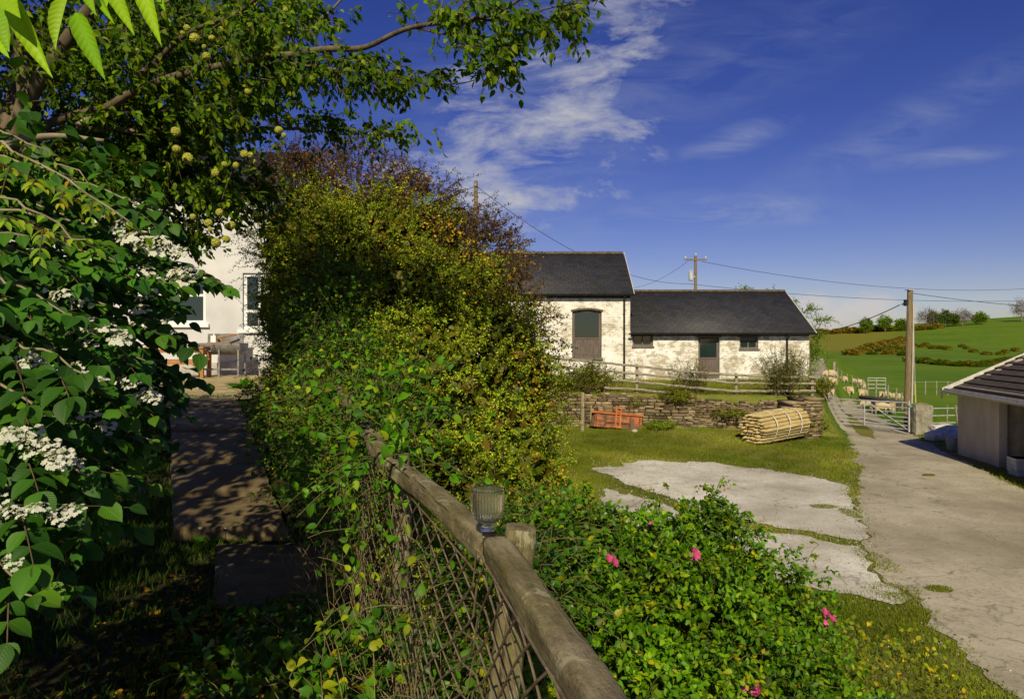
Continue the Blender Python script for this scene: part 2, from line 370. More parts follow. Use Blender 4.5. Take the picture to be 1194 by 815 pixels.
def slate(name, base=(.022, .023, .028), row=.22, wd=.36, lich=(.10, .06, .025)):
    m, nt = newmat(name); uv = nt.n('ShaderNodeUVMap').outputs[0]
    br = nt.n('ShaderNodeTexBrick', i_Scale=1.0, i_Mortar_Size=.008, i_Mortar_Smooth=.3, i_Bias=0.0, i_Brick_Width=wd, i_Row_Height=row, i_Color1=(1, 1, 1, 1), i_Color2=(0, 0, 0, 1), i_Mortar=(.5, .5, .5, 1)); nt.l(uv, br.inputs['Vector'])
    f = noise(nt, 1.3, 6, .6); f2 = noise(nt, 3.2, 5, .7, stretch=(1.6, .6, .6)); 
    c = mix(nt, br.outputs['Color'], base, tuple(min(1, b*1.7) for b in base)); c = mix(nt, ramp(nt, f, [(.4, (0, 0, 0)), (.7, (.5, .5, .5))]), c, (.05, .047, .04))
    c = mix(nt, ramp(nt, f2, [(.58, (0, 0, 0)), (.70, (.8, .8, .8))]), c, lich)
    c = mix(nt, br.outputs['Fac'], c, (.008, .008, .008))
    h = math_(nt, 'SUBTRACT', math_(nt, 'MULTIPLY', br.outputs['Color'], .35), br.outputs['Fac'])
    return finish(m, nt, c, .62, h, .8, .012, 0, .45)
M = {}
M['ground'] = ground_mat()
M['road'] = concrete_mat('road', (.33, .295, .215), (.47, .425, .32), (.17, .145, .09), (.13, .12, .045))
M['slab'] = concrete_mat('yard_slab', (.50, .47, .39), (.70, .67, .58), (.18, .155, .105), (.10, .10, .04))
M['white1'] = whitewash('whitewashed_brick', 1.0, .50)
M['white2'] = whitewash('whitewashed_stone', 1.0, .46, (.64, .60, .48))
M['slate'] = slate('slate')
M['tile'] = simple('concrete_tile', (.035, .028, .023), (.075, .058, .046), 5, .85, .5, .02)
M['ridge'] = simple('ridge_tile', (.06, .045, .035), (.15, .12, .085), 5)
M['black'] = simple('black_gutter', (.012, .012, .012), (.022, .022, .022), 5, .45)
M['wgutter'] = simple('white_gutter', (.42, .40, .34), (.62, .60, .54), 4, .5)
M['greywood'] = simple('weathered_grey_wood', (.10, .085, .065), (.22, .19, .15), 6, .85, .5, .01, stretch=(6, 6, .6))
M['doorwood'] = simple('door_boards', (.085, .065, .055), (.17, .135, .115), 4, .75, .5, .01, stretch=(9, 9, .5))
M['glass'] = finish(*newmat('window_glass'), (.012, .026, .024), .06, spec=.9)
M['render'] = simple('grey_render', (.42, .35, .24), (.58, .50, .36), 1.2, .95, .5, .01, stretch=(1, 1, .45))
M['galv'] = simple('galvanised_steel', (.42, .43, .43), (.66, .67, .67), 8, .42, .1, .002, .3)
M['stone'] = None
def stone_mat():
    m, nt = newmat('dry_stone'); at = nt.n('ShaderNodeAttribute', attribute_name='rnd')
    c = ramp(nt, at.outputs['Fac'], [(0, (.06, .045, .025)), (.3, (.16, .115, .06)), (.6, (.25, .19, .105)), (.85, (.34, .27, .17)), (1, (.13, .11, .08))])
    f = noise(nt, 9, 6, .7); c = mix(nt, ramp(nt, f, [(.5, (0, 0, 0)), (.75, (.7, .7, .7))]), c, (.26, .23, .16))
    f1 = noise(nt, 1.3, 4, .7); c = mix(nt, ramp(nt, f1, [(.55, (0, 0, 0)), (.75, (.6, .6, .6))]), c, (.07, .085, .025))
    return finish(m, nt, c, .92, f, .8, .03, 0, .2)
M['stone'] = stone_mat()
# ================================================================== ground sheet
def axis(segs):
    a = []
    for lo, hi, st in segs: a += list(np.arange(lo, hi, st))
    a.append(segs[-1][1]); return np.array(a)
gx = axis([(-1800, -300, 150), (-300, -60, 15), (-60, -12, 2), (-12, 22, .2), (22, 60, 1), (60, 320, 6), (320, 620, 25), (620, 2500, 150)])
gy = axis([(-300, -40, 20), (-40, -6, 2), (-6, 44, .2), (44, 80, 1), (80, 340, 4), (340, 700, 20), (700, 4000, 150)])
X, Y = np.meshgrid(gx, gy); Z = H(X, Y)
micro = (np.sin(X*2.1+Y*.7)*np.sin(Y*1.9-X*.4)+.6*np.sin(X*5.1)*np.sin(Y*4.3+X))*.022
garden = (X < fence_x(Y)+.2) & (Y < 17)
V = np.stack([X, Y, Z], -1).reshape(-1, 3)
nx = len(gx); i0 = (np.arange(len(gy)-1)[:, None]*nx+np.arange(nx-1)[None]).ravel()
me = npmesh('ground', V, np.stack([i0, i0+1, i0+nx+1, i0+nx], 1), smooth=True)
zone = np.full(X.shape, .5); zone[garden] = 0.0
zone = np.maximum(zone, sstep(28, 34, Y+.35*(X-14))*(X > 11)*1.0); zone = np.maximum(zone, 1.0*sstep(40, 50, Y))
a = me.attributes.new('zone', 'FLOAT', 'POINT'); a.data.foreach_set('value', zone.ravel().astype(np.float32))
dry = np.clip(sstep(150, 190, Y)*(1-sstep(0, 22, X-(45+.62*(Y-110)))), 0, 1)*.75
a = me.attributes.new('dry', 'FLOAT', 'POINT'); a.data.foreach_set('value', dry.ravel().astype(np.float32))
link('ground', me, M['ground'], kind='structure')
def fractal_poly(pts, amp, seg=.12):
    out = []
    n = len(pts)
    for i in range(n):
        a = Vector(pts[i]); b = Vector(pts[(i+1) % n]); L = (b-a).length
        if L < .02: continue
        s = max(seg, L/60 if L > 20 else seg); k = max(1, int(L/s)); nrm = Vector((-(b-a).y, (b-a).x)).normalized()
        for j in range(k):
            p = a.lerp(b, j/k); q = Vector((p.x, p.y, 0))
            o = (mnoise.noise(q*.9)*1.3+mnoise.noise(q*2.7+Vector((5, 5, 5)))*.8+mnoise.noise(q*7)*.5)*amp
            out.append(p+nrm*o)
    return out
SHEETS = []
def sheet(name, pix, m, lift, amp=.15, step=.3, raw=None):
    pts = [G(*p).xy for p in pix] if pix else [Vector(p) for p in raw]
    poly = fractal_poly(pts, amp); SHEETS.append([(p.x, p.y) for p in poly])
    xs = [p.x for p in poly]; ys = [p.y for p in poly]
    gx_, gy_ = np.meshgrid(np.arange(min(xs), max(xs), step), np.arange(min(ys), max(ys), step))
    ins = inpoly(gx_, gy_, [(p.x, p.y) for p in poly]); inner = [Vector((a, b)) for a, b in zip(gx_[ins], gy_[ins])]
    vs = poly+inner; n = len(poly)
    v2, e2, f2, *_ = delaunay_2d_cdt(vs, [(i, (i+1) % n) for i in range(n)], [], 1, 1e-4)
    z = H(np.array([v.x for v in v2]), np.array([v.y for v in v2]))+lift
    me = bpy.data.meshes.new(name); me.from_pydata([(v.x, v.y, zz) for v, zz in zip(v2, z)], [], [tuple(f) for f in f2])
    bm = bmesh.new(); bm.from_mesh(me); bmesh.ops.recalc_face_normals(bm, faces=bm.faces)
    if sum(f.normal.z for f in bm.faces) < 0: bmesh.ops.reverse_faces(bm, faces=bm.faces)
    bm.to_mesh(me); bm.free(); me.polygons.foreach_set('use_smooth', np.ones(len(me.polygons), bool))
    return link(name, me, m, kind='structure')
def gp(px, py): return tuple(G(px, py).xy)
road_raw = [gp(*p) for p in [(955, 452), (962, 462), (966, 475), (973, 488), (985, 503), (995, 525), (1003, 550), (1003, 575), (1000, 602), (1010, 640), (1036, 680), (1080, 722), (1130, 765), (1168, 806)]]+[(5.6, 5.6), (9, 3.5), (17, 6), (15.2, 14)]+[gp(*p) for p in [(1194, 572), (1150, 552), (1112, 534), (1085, 518), (1050, 500), (1020, 484), (990, 466), (966, 452)]]+[(34, 74), (31.5, 74)]
sheet('road', None, M['road'], .016, .16, .3, raw=road_raw)
sheet('yard_slab', [(690, 548), (750, 538), (830, 540), (900, 548), (964, 560), (990, 572), (996, 600), (1003, 632), (955, 624), (880, 611), (830, 600), (780, 583), (735, 568)], M['slab'], .020, .22)
sheet('yard_slab', [(706, 569), (755, 585), (800, 600), (860, 615), (930, 625), (1003, 639), (1016, 660), (1050, 702), (990, 694), (930, 690), (860, 668), (790, 640), (700, 600)], M['slab'], .024, .22)
# grass strip along the middle of the track, a separate raised verge
ctr = [gp(*p) for p in [(1003, 493), (1016, 502), (1022, 513), (1003, 508), (990, 494), (978, 480), (990, 482)]]
sheet('verge', None, M['ground'], .03, .08, .3, raw=ctr)
bpy.data.objects['verge'].data.attributes.new('zone', 'FLOAT', 'POINT').data.foreach_set('value', np.full(len(bpy.data.objects['verge'].data.vertices), .6, np.float32))
# ================================================================== roofs
def roof_slab(name, a, b, c, d, th, m, parent, off):
    """sloping slab: a-b the eave, d-c the ridge, uv in metres"""
    a, b, c, d = map(Vector, (a, b, c, d)); n = (b-a).cross(d-a).normalized(); o = Vector(off)
    V = [p-o for p in (a, b, c, d)]+[p-n*th-o for p in (a, b, c, d)]
    Fq = np.array([(0, 1, 2, 3), (7, 6, 5, 4), (0, 4, 5, 1), (1, 5, 6, 2), (2, 6, 7, 3), (3, 7, 4, 0)])
    L = (b-a).length; S = (d-a).length; k = (d-a).dot((b-a).normalized())
    uv = [(0, 0), (L, 0), (L-k, S), (k, S)]*2
    return link(name, npmesh(name, V, Fq, uv=uv), m, parent)
def window(parent, name, x0, x1, z0, z1, y, frame, m, off, bars_v=(), bars_h=(), fm='greywood', depth=.06, label=None, solid_below=None):
    """frame ring with bars set in an opening, pane behind it; y is the face of the frame"""
    o = Vector(off); mb = MB(); f = frame
    mb.box(x0, x0+f, y, y+depth, z0, z1); mb.box(x1-f, x1, y, y+depth, z0, z1); mb.box(x0+f, x1-f, y, y+depth, z1-f, z1); mb.box(x0+f, x1-f, y, y+depth, z0, z0+f)
    for v in bars_v: mb.box(v-f*.4, v+f*.4, y+.004, y+depth-.004, z0+f, z1-f)
    for h in bars_h: mb.box(x0+f, x1-f, y+.002, y+depth-.002, h-f*.4, h+f*.4)
    root = link(name, mb.mesh(name, off=off), M[fm], parent, label=label)
    zb = z0+f if solid_below is None else solid_below
    p = MB(); p.box(x0+f, x1-f, y+depth*.5, y+depth*.5+.006, zb, z1-f); link('pane', p.mesh('pane', off=off), M['glass'], root)
    return root
def gutter(parent, x0, x1, y, z, r, off, m):
    mb = MB(); n = 8; V = []
    for x in (x0, x1):
        for rr in (r, r-.008):
            for k in range(n+1):
                a = PI+PI*k/n; V.append((x, y+math.cos(a)*rr, z+math.sin(a)*rr))
    Fc = []
    for k in range(n):
        o2 = n+1; Fc.append((k, k+1, 2*o2+k+1, 2*o2+k)); Fc.append((o2+k+1, o2+k, 3*o2+k, 3*o2+k+1)); Fc.append((k, o2+k, o2+k+1, k+1)); Fc.append((2*o2+k, 2*o2+k+1, 3*o2+k+1, 3*o2+k))
    mb.add(V, Fc); return link('gutter', mb.mesh('gutter', off=off), m, parent)
def ridge_caps(parent, x0, x1, y, z, off, m, pitch=.8, seg=.45):
    mb = MB(); x = x0
    while x < x1-.05:
        e = min(x+seg, x1)
        for (s) in (-1, 1):
            mb.hexa([(x, y, z+.05), (e-.015, y, z+.05), (e-.015, y+s*.16, z+.05-.16*pitch), (x, y+s*.16, z+.05-.16*pitch), (x, y, z+.08), (e-.015, y, z+.08), (e-.015, y+s*.17, z+.08-.16*pitch), (x, y+s*.17, z+.08-.16*pitch)])
        x = e
    return link('ridge_tiles', mb.mesh('ridge_tiles', off=off), m, parent)
# ================================================================== the two-storey barn
def gable(mb, x0, x1, y0, y1, zb, ze, zr):
    ym = (y0+y1)/2
    V = []
    for x in (x0, x1): V += [(x, y0, zb), (x, y1, zb), (x, y1, ze), (x, ym, zr), (x, y0, ze)]
    mb.add(V, [(0, 4, 3, 2, 1), (5, 6, 7, 8, 9), (0, 1, 6, 5), (1, 2, 7, 6), (2, 3, 8, 7), (3, 4, 9, 8), (4, 0, 5, 9)])
Z0 = 1.55
b1o = (2, 34, Z0); B1 = empty('tall_barn', b1o, label='two storey whitewashed brick barn with dark slate roof behind the dry stone wall', cat='barn')
mb = MB(); d1 = (3.02, 4.50, 3.05, 5.45)
mb.wall(-5, 5.93, Z0, 6.33, 34, 34.4, [d1]); gable(mb, -5, -4.6, 34.4, 39.6, Z0, 6.35, 8.5); gable(mb, 5.53, 5.93, 34.4, 39.6, Z0, 6.35, 8.5); mb.wall(-4.6, 5.53, Z0, 6.33, 39.2, 39.6)
link('wall', mb.mesh('wall', off=b1o), M['white1'], B1)
roof_slab('roof', (-5.2, 33.72, 6.24), (6.08, 33.72, 6.24), (6.03, 36.8, 8.66), (-5.2, 36.8, 8.66), .09, M['slate'], B1, b1o)
roof_slab('roof', (6.08, 39.9, 6.24), (-5.2, 39.9, 6.24), (-5.2, 36.8, 8.66), (6.03, 36.8, 8.66), .09, M['slate'], B1, b1o)
mb = MB(); mb.hexa([(6.07, 33.70, 6.10), (6.10, 33.70, 6.10), (6.10, 36.8, 8.53), (6.07, 36.8, 8.53), (6.07, 33.70, 6.27), (6.10, 33.70, 6.27), (6.10, 36.8, 8.70), (6.07, 36.8, 8.70)]); link('verge_board', mb.mesh('verge_board', off=b1o), M['wgutter'], B1)
ridge_caps(B1, -5.2, 6.03, 36.8, 8.66, b1o, M['ridge'])
gutter(B1, -5.2, 6.12, 33.64, 6.22, .075, b1o, M['black'])
mb = MB(); mb.box(-5, 5.93, 33.93, 33.995, 6.03, 6.22); link('fascia', mb.mesh('fascia', off=b1o), M['black'], B1)
mb = MB(); mb.tube([(5.62, 33.66, 6.16), (5.62, 33.74, 6.0), (5.62, 33.93, 5.9), (5.62, 33.93, 1.75)], .05, 8)
for z in (5.2, 4.0, 2.8): mb.box(5.56, 5.68, 33.96, 33.997, z, z+.05)
link('downpipe', mb.mesh('downpipe', off=b1o, smooth=False), M['black'], B1)
D1 = window(B1, 'loft_door', d1[0]+.03, d1[1]-.03, 3.06, 5.42, 34.12, .10, None, b1o, bars_h=(4.02,), fm='doorwood', solid_below=4.06)
mb = MB()
for i in range(8): x = 3.155+i*.156; mb.box(x, x+.150, 34.15, 34.185, 3.17, 3.98)
link('boards', mb.mesh('boards', off=b1o), M['doorwood'], D1)
mb = MB(); n = 8                                  # shallow brick arch and sill
V = [(x, y, 5.36+.10*math.sin(PI*i/n)+dz) for y in (33.965, 34.06) for dz in (0, .09) for i, x in enumerate(np.linspace(2.95, 4.57, n+1))]
k = n+1; Fc = []
for i in range(n): Fc += [(i, i+1, k+i+1, k+i), (2*k+i, i, 0+i+0, i) if False else (i, 2*k+i, 2*k+i+1, i+1), (k+i, k+i+1, 3*k+i+1, 3*k+i)]
Fc += [(0, k, 3*k, 2*k), (n, 2*k+n, 3*k+n, k+n)]
mb.add(V, Fc); link('lintel', mb.mesh('lintel', off=b1o), M['ridge'], B1)
mb = MB(); mb.box(2.96, 4.56, 33.88, 34.10, 2.95, 3.05); link('sill', mb.mesh('sill', off=b1o), M['greywood'], B1, )
# ================================================================== the low barn
b2o = (10.4, 34, Z0); B2 = empty('low_barn', b2o, label='long single storey whitewashed stone barn with slate roof joined to the taller barn', cat='barn')
mb = MB(); W1 = (6.05, 7.08, 3.62, 4.22); W2 = (11.42, 12.36, 3.48, 4.10); D2 = (9.35, 10.42, 2.0, 4.10)
mb.wall(5.94, 14.92, Z0, 4.36, 34.0, 34.4, [W1, W2, D2]); gable(mb, 14.52, 14.92, 34.4, 40.4, Z0, 4.36, 6.5); mb.wall(5.94, 14.52, Z0, 4.3, 40.0, 40.4)
link('wall', mb.mesh('wall', off=b2o), M['white2'], B2)
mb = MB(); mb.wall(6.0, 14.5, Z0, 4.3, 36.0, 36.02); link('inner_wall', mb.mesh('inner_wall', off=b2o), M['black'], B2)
roof_slab('roof', (5.95, 33.70, 4.30), (15.12, 33.70, 4.30), (14.98, 37.2, 6.62), (6.12, 37.2, 6.62), .09, M['slate'], B2, b2o)
roof_slab('roof', (15.12, 40.7, 4.30), (5.95, 40.7, 4.30), (6.12, 37.2, 6.62), (14.98, 37.2, 6.62), .09, M['slate'], B2, b2o)
mb = MB(); mb.hexa([(15.11, 33.68, 4.16), (15.15, 33.68, 4.16), (15.01, 37.2, 6.49), (14.97, 37.2, 6.49), (15.11, 33.68, 4.33), (15.15, 33.68, 4.33), (15.01, 37.2, 6.66), (14.97, 37.2, 6.66)]); link('verge_board', mb.mesh('verge_board', off=b2o), M['wgutter'], B2)
ridge_caps(B2, 6.12, 14.98, 37.2, 6.62, b2o, M['ridge'], .66)
gutter(B2, 5.80, 15.16, 33.62, 4.28, .075, b2o, M['black'])
mb = MB(); mb.box(5.95, 14.9, 33.93, 33.995, 4.14, 4.29); link('fascia', mb.mesh('fascia', off=b2o), M['black'], B2)
mb = MB(); mb.tube([(13.78, 33.64, 4.22), (13.78, 33.74, 4.1), (13.78, 33.93, 4.0), (13.78, 33.93, 1.85)], .05, 8); link('downpipe', mb.mesh('downpipe', off=b2o), M['black'], B2)
for (a, b, c, d), q in ((W1, 0), (W2, 1)):
    window(B2, 'window', a+.02, b-.02, c+.02, d-.02, 34.12, .07, None, b2o, bars_v=((a+b)/2,))
    mb = MB(); mb.box(a-.05, b+.05, 33.93, 34.10, c-.06, c+.015); link('sill', mb.mesh('sill', off=b2o), M['greywood'], B2)
    mb = MB(); mb.box(a-.10, b+.10, 33.965, 34.06, d-.01, d+.10); link('lintel', mb.mesh('lintel', off=b2o), M['greywood'], B2)
DD = window(B2, 'stable_door', D2[0]+.02, D2[1]-.02, 2.02, 4.08, 34.14, .10, None, b2o, bars_h=(3.02,), fm='doorwood', solid_below=3.06)
mb = MB()
for i in range(6): x = D2[0]+.125+i*.139; mb.box(x, x+.133, 34.165, 34.20, 2.13, 2.98)
link('boards', mb.mesh('boards', off=b2o), M['doorwood'], DD)
mb = MB(); mb.box(D2[0]-.08, D2[1]+.08, 33.965, 34.06, 4.06, 4.15); link('lintel', mb.mesh('lintel', off=b2o), M['greywood'], B2)
# ================================================================== dry stone retaining wall
def rough_box(V, Fl, R, c, ax, ay, az, hx, hy, hz, r):
    n0 = len(V)
    for sz in (-1, 1):
        for sx, sy in ((-1, -1), (1, -1), (1, 1), (-1, 1)):
            j = [random.uniform(.80, 1.03) for _ in range(3)]
            p = c+ax*(sx*hx*j[0])+ay*(sy*hy*j[1])+az*(sz*hz*j[2]); V.append(tuple(p))
    for f in ((0, 3, 2, 1), (4, 5, 6, 7), (0, 1, 5, 4), (1, 2, 6, 5), (2, 3, 7, 6), (3, 0, 4, 7)): Fl.append(tuple(n0+i for i in f)); R.append(r)
def stone_run(x0, y0, x1, y1, top0, top1, thick, core=True, step=(.12, .38), rows=.085):
    V = []; Fl = []; R = []; a = Vector((x0, y0, 0)); b = Vector((x1, y1, 0)); L = (b-a).length; ax = (b-a).normalized(); ay = Vector((-ax.y, ax.x, 0)); az = Vector((0, 0, 1))
    z = 0.0; zmin = min(float(H(x0, y0-.1)), float(H(x1, y1-.1)), float(H((x0+x1)/2, (y0+y1)/2-.1)))-.1; top = max(top0, top1)
    row = 0
    while zmin+z < top:
        h = random.uniform(rows*.6, rows*1.5); u = -random.uniform(0, .2)
        while u < L:
            wd = random.uniform(*step)*(1.5 if random.random() < .12 else 1); cu = min(max(u+wd/2, 0), L)
            tz = top0+(top1-top0)*cu/L+.07*math.sin(cu*2.3)+.05*math.sin(cu*7)
            if zmin+z+h < tz+.04:
                c = a+ax*cu+ay*(thick/2)+Vector((0, 0, zmin+z+h/2))
                rough_box(V, Fl, R, c-ay*random.uniform(0, .05), (ax+Vector((0, 0, random.uniform(-.04, .04)))).normalized(), ay, az, wd/2*1.0, thick/2, h/2*1.02, random.random())
            u += wd
        z += h; row += 1
    return V, Fl, R
V1, F1, R1 = stone_run(1.0, 28.5, 7.2, 27.37, 1.74, 1.62, .42, step=(.14, .5), rows=.10)
V2, F2, R2 = stone_run(7.2, 27.37, 11.1, 26.65, 1.55, 1.48, .42)
V3, F3, R3 = stone_run(10.75, 25.75, 11.75, 25.95, 1.60, 1.70, 1.0, rows=.10, step=(.2, .5))
Vw = V1+V2; Fw = F1+[tuple(i+len(V1) for i in f) for f in F2]
o = (6, 27.6, .3)
me = npmesh('stone_wall', np.array(Vw)-np.array(o), np.array(Fw), R1+R2)
link('stone_wall', me, M['stone'], loc=o, label='long dry stone retaining wall below the whitewashed barns', cat='wall')
o = (11.2, 26, .2)
link('stone_pier', npmesh('stone_pier', np.array(V3)-np.array(o), np.array(F3), R3), M['stone'], loc=o, label='rough layered stone wall end beside the track, right of the bundle of stakes', cat='wall')
# ================================================================== garage on the right
ang = math.atan2(-.18, 1)  # local +y runs away from the viewer
GR = empty('garage', (15.0, 22.8, 0.0), rz=ang, label='grey rendered garage with dark tiled roof at the right edge', cat='garage')
def ywall(mb, y0, y1, z0, z1, x0, x1, holes=()):
    t = MB(); t.wall(y0, y1, z0, z1, x0, x1, holes); mb.add([(y, -x if False else x, z) if False else (v[1], v[0], v[2]) for v in t.V for (y, x, z) in [(0, 0, 0)]], [tuple(reversed(f)) for f in t.F])
mb = MB(); ywall(mb, -9, 0, -.3, 2.42, 0, .30, [(-5.3, -2.62, -.2, 2.12)])
V = []
for y in (0, -.25): V += [(.30, y, -.3), (6.2, y, -.3), (6.2, y, 2.42), (3.1, y, 4.02), (.30, y, 2.50)]
mb.add(V, [(0, 4, 3, 2, 1), (5, 6, 7, 8, 9), (0, 1, 6, 5), (1, 2, 7, 6), (2, 3, 8, 7), (3, 4, 9, 8), (4, 0, 5, 9)])
ywall(mb, -9, -.25, -.3, 2.42, 5.9, 6.2)
mb.box(.30, 5.9, -9, -8.75, -.3, 2.4)
link('wall', mb.mesh('wall'), M['render'], GR)
# garage door: ribbed sheet panel set back in the opening
mb = MB(); mb.box(.215, .25, -5.28, -2.64, -.1, 2.10)
for i in range(1, 4): mb.box(.20, .214, -5.26, -2.66, i*.52-.01, i*.52+.02)
for y in (-5.2, -4.4, -3.55, -2.72): mb.box(.195, .2145, y-.03, y+.03, -.05, 2.08)
link('garage_door', mb.mesh('garage_door'), simple('door_grey_brown', (.10, .085, .055), (.17, .15, .11), 3, .8), GR)
# tiled roof slopes built course by course
for side in (-1, 1):
    mb = MB(); run = 3.45; nC = 11; tn = math.tan(math.radians(27.5))
    for i in range(nC):
        xa = -.35+i*run/nC; xb = -.35+(i+1)*run/nC+.05; za = 2.44-.1+(xa+.0)*tn+.02; zb = 2.44-.1+(xb)*tn-.02
        if side == 1: xa, xb = 6.2-xa, 6.2-xb
        q = [(xa, -9.3, za-.0), (xb, -9.3, zb), (xb, .22, zb), (xa, .22, za), (xa, -9.3, za+.035), (xb, -9.3, zb+.02), (xb, .22, zb+.02), (xa, .22, za+.035)]
        if side == 1: q = [q[i] for i in (3, 2, 1, 0, 7, 6, 5, 4)]
        mb.hexa(q)
    link('roof', mb.mesh('roof'), M['tile'], GR)
mb = MB()
for s in (-1, 1):
    x0 = -.38 if s == -1 else 6.58; 
    mb.hexa([(x0, .225, 2.19), (3.1, .225, 3.86), (3.1, .26, 3.86), (x0, .26, 2.19), (x0, .225, 2.33), (3.1, .225, 4.0), (3.1, .26, 4.0), (x0, .26, 2.33)])
link('barge_board', mb.mesh('barge_board'), M['wgutter'], GR)
mb = MB(); n = 8; V = []
for y in (-9.3, .24):
    for rr in (.07, .06):
        for k in range(n+1):
            a = PI+PI*k/n; V.append((-.42+math.cos(a)*rr, y, 2.27+math.sin(a)*rr))
Fc = []
for k in range(n): o2 = n+1; Fc += [(k, 2*o2+k, 2*o2+k+1, k+1), (o2+k, o2+k+1, 3*o2+k+1, 3*o2+k), (k, k+1, o2+k+1, o2+k), (2*o2+k, 3*o2+k, 3*o2+k+1, 2*o2+k+1)]
mb.add(V, Fc); mb.box(-.34, -.315, -9.2, .20, 2.16, 2.33); mb.tube([(-.42, .18, 2.21), (-.42, .19, 2.02), (-.42, .19, 1.98)], .03, 8)
link('gutter', mb.mesh('gutter'), M['wgutter'], GR)
# ================================================================== farmhouse at the end of the garden path
ho = (-9.5, 16.5, 3.05)
HS = empty('farmhouse', ho, label='white rendered farmhouse seen at the end of the garden path', cat='house')
mh = simple('white_render', (.50, .50, .51), (.62, .62, .61), 1.0, .9, .3, .01)
mb = MB(); hw = [(-9.2, -7.46, 4.36, 5.62), (-6.56, -5.98, 4.22, 5.60), (-12.5, -11, 4.36, 5.62), (-12.4, -11.1, 6.2, 7.2), (-9.6, -8.3, 6.2, 7.2)]
mb.wall(-14, -5.8, 2.6, 7.7, 16.5, 16.85, hw); gable(mb, -14, -13.6, 16.85, 21, 2.6, 7.7, 9.1); gable(mb, -6.2, -5.8, 16.85, 21, 2.6, 7.7, 9.1); mb.wall(-13.6, -6.2, 2.6, 7.7, 20.7, 21)
link('wall', mb.mesh('wall', off=ho), mh, HS)
roof_slab('roof', (-14.2, 16.2, 7.6), (-5.65, 16.2, 7.6), (-5.65, 18.9, 9.2), (-14.2, 18.9, 9.2), .1, M['slate'], HS, ho)
roof_slab('roof', (-5.65, 21.4, 7.6), (-14.2, 21.4, 7.6), (-14.2, 18.9, 9.2), (-5.65, 18.9, 9.2), .1, M['slate'], HS, ho)
mwf = simple('white_frame', (.72, .72, .70), (.80, .80, .78), 3, .45)
M['mwf'] = mwf
for i, (a, b, c, d) in enumerate(hw):
    window(HS, 'window', a+.01, b-.01, c+.01, d-.01, 16.56, .075, None, ho, bars_v=((a+b)/2+.1,), bars_h=((c+.7,) if i != 1 else (c+.45,)), fm='mwf')
    mb = MB(); mb.box(a-.10, b+.10, 16.42, 16.58, c-.08, c+.005); link('sill', mb.mesh('sill', off=ho), mwf, HS)
mb = MB(); mb.box(-13.9, -5.85, 16.46, 16.497, 3.0, 3.42); link('plinth', mb.mesh('plinth', off=ho), simple('plinth', (.35, .33, .30), (.55, .53, .5), 3), HS)
# ================================================================== post and rail fence on the wall
def rough_log(mb, a, b, r0, r1, seg=7, n=6, wob=.01):
    a = Vector(a); b = Vector(b); pts = []
    for i in range(n+1):
        t = i/n; p = a.lerp(b, t)
        if 0 < i < n: p = p+Vector([random.uniform(-wob, wob) for _ in range(3)])
        pts.append(p)
    mb.tube(pts, [(r0+(r1-r0)*i/n)*random.uniform(.92, 1.06) for i in range(n+1)], seg)
M['rail'] = simple('silvered_fence_wood', (.19, .165, .115), (.36, .32, .24), 5, .9, .5, .01, stretch=(1, 3, 3))
M['oldpost'] = simple('lichened_post', (.18, .15, .085), (.36, .31, .19), 7, .9, .6, .01, stretch=(3, 3, .7))
fpx = [(628, 416, 33), (688, 421.5, 33), (743, 427, 30), (800, 433, 30), (859, 437.5, 31), (905, 439, 28), (948, 440, 26)]
pts = []
for px, py, hh in fpx:
    d = 29.0
    for _ in range(6): x = (px-CX)/F*d; d = wall_y(x)+.62
    pts.append((P(px, py, d), hh/F*d))
fo = Vector((pts[3][0].x, pts[3][0].y, 1.9)); FN = empty('rail_fence', fo, label='old timber post and rail fence along the top of the stone wall', cat='fence')
for p, hh in pts:
    mb = MB(); g = float(H(p.x, p.y))-.1; rough_log(mb, Vector((p.x, p.y+.06, g))-fo, Vector((p.x, p.y+.06, p.z+.08))-fo, .065, .06); link('post', mb.mesh('post'), M['rail'], FN)
for i in range(len(pts)-1):
    (p, h1), (q, h2) = pts[i], pts[i+1]
    for k, fr in enumerate((0, .29, .60, .90)):
        if i == 0 and k == 3: continue
        mb = MB(); a = p-Vector((0, 0, fr*h1)); b = q-Vector((0, 0, fr*h2)); e = (b-a).normalized()*.08
        mb2 = MB(); rough_log(mb2, a-e-fo-Vector((0, .05, 0)), b+e-fo-Vector((0, .05, 0)), .052, .048, 6, 7, .015); link('rail', mb2.mesh('rail'), M['rail'], FN)
# lone post in front of the wall
p = G(679, 503); mb = MB(); rough_log(mb, (0, 0, -.2), (.02, 0, 1.58), .08, .07); mb.build('post', M['oldpost'], loc=None, label='lone pale round timber post standing in the grass before the stone wall', cat='post').location = p
p = Vector(((688-CX)/F*28.0, 27.45, 0)); p.z = float(H(p.x, 28)); mb = MB(); rough_log(mb, (0, 0, -.2), (.0, 0, .95), .05, .045); mb.build('post', M['oldpost'], label='short stub post close to the stone wall between the lone post and the orange box', cat='post').location = p+Vector((.05, .6, 0))
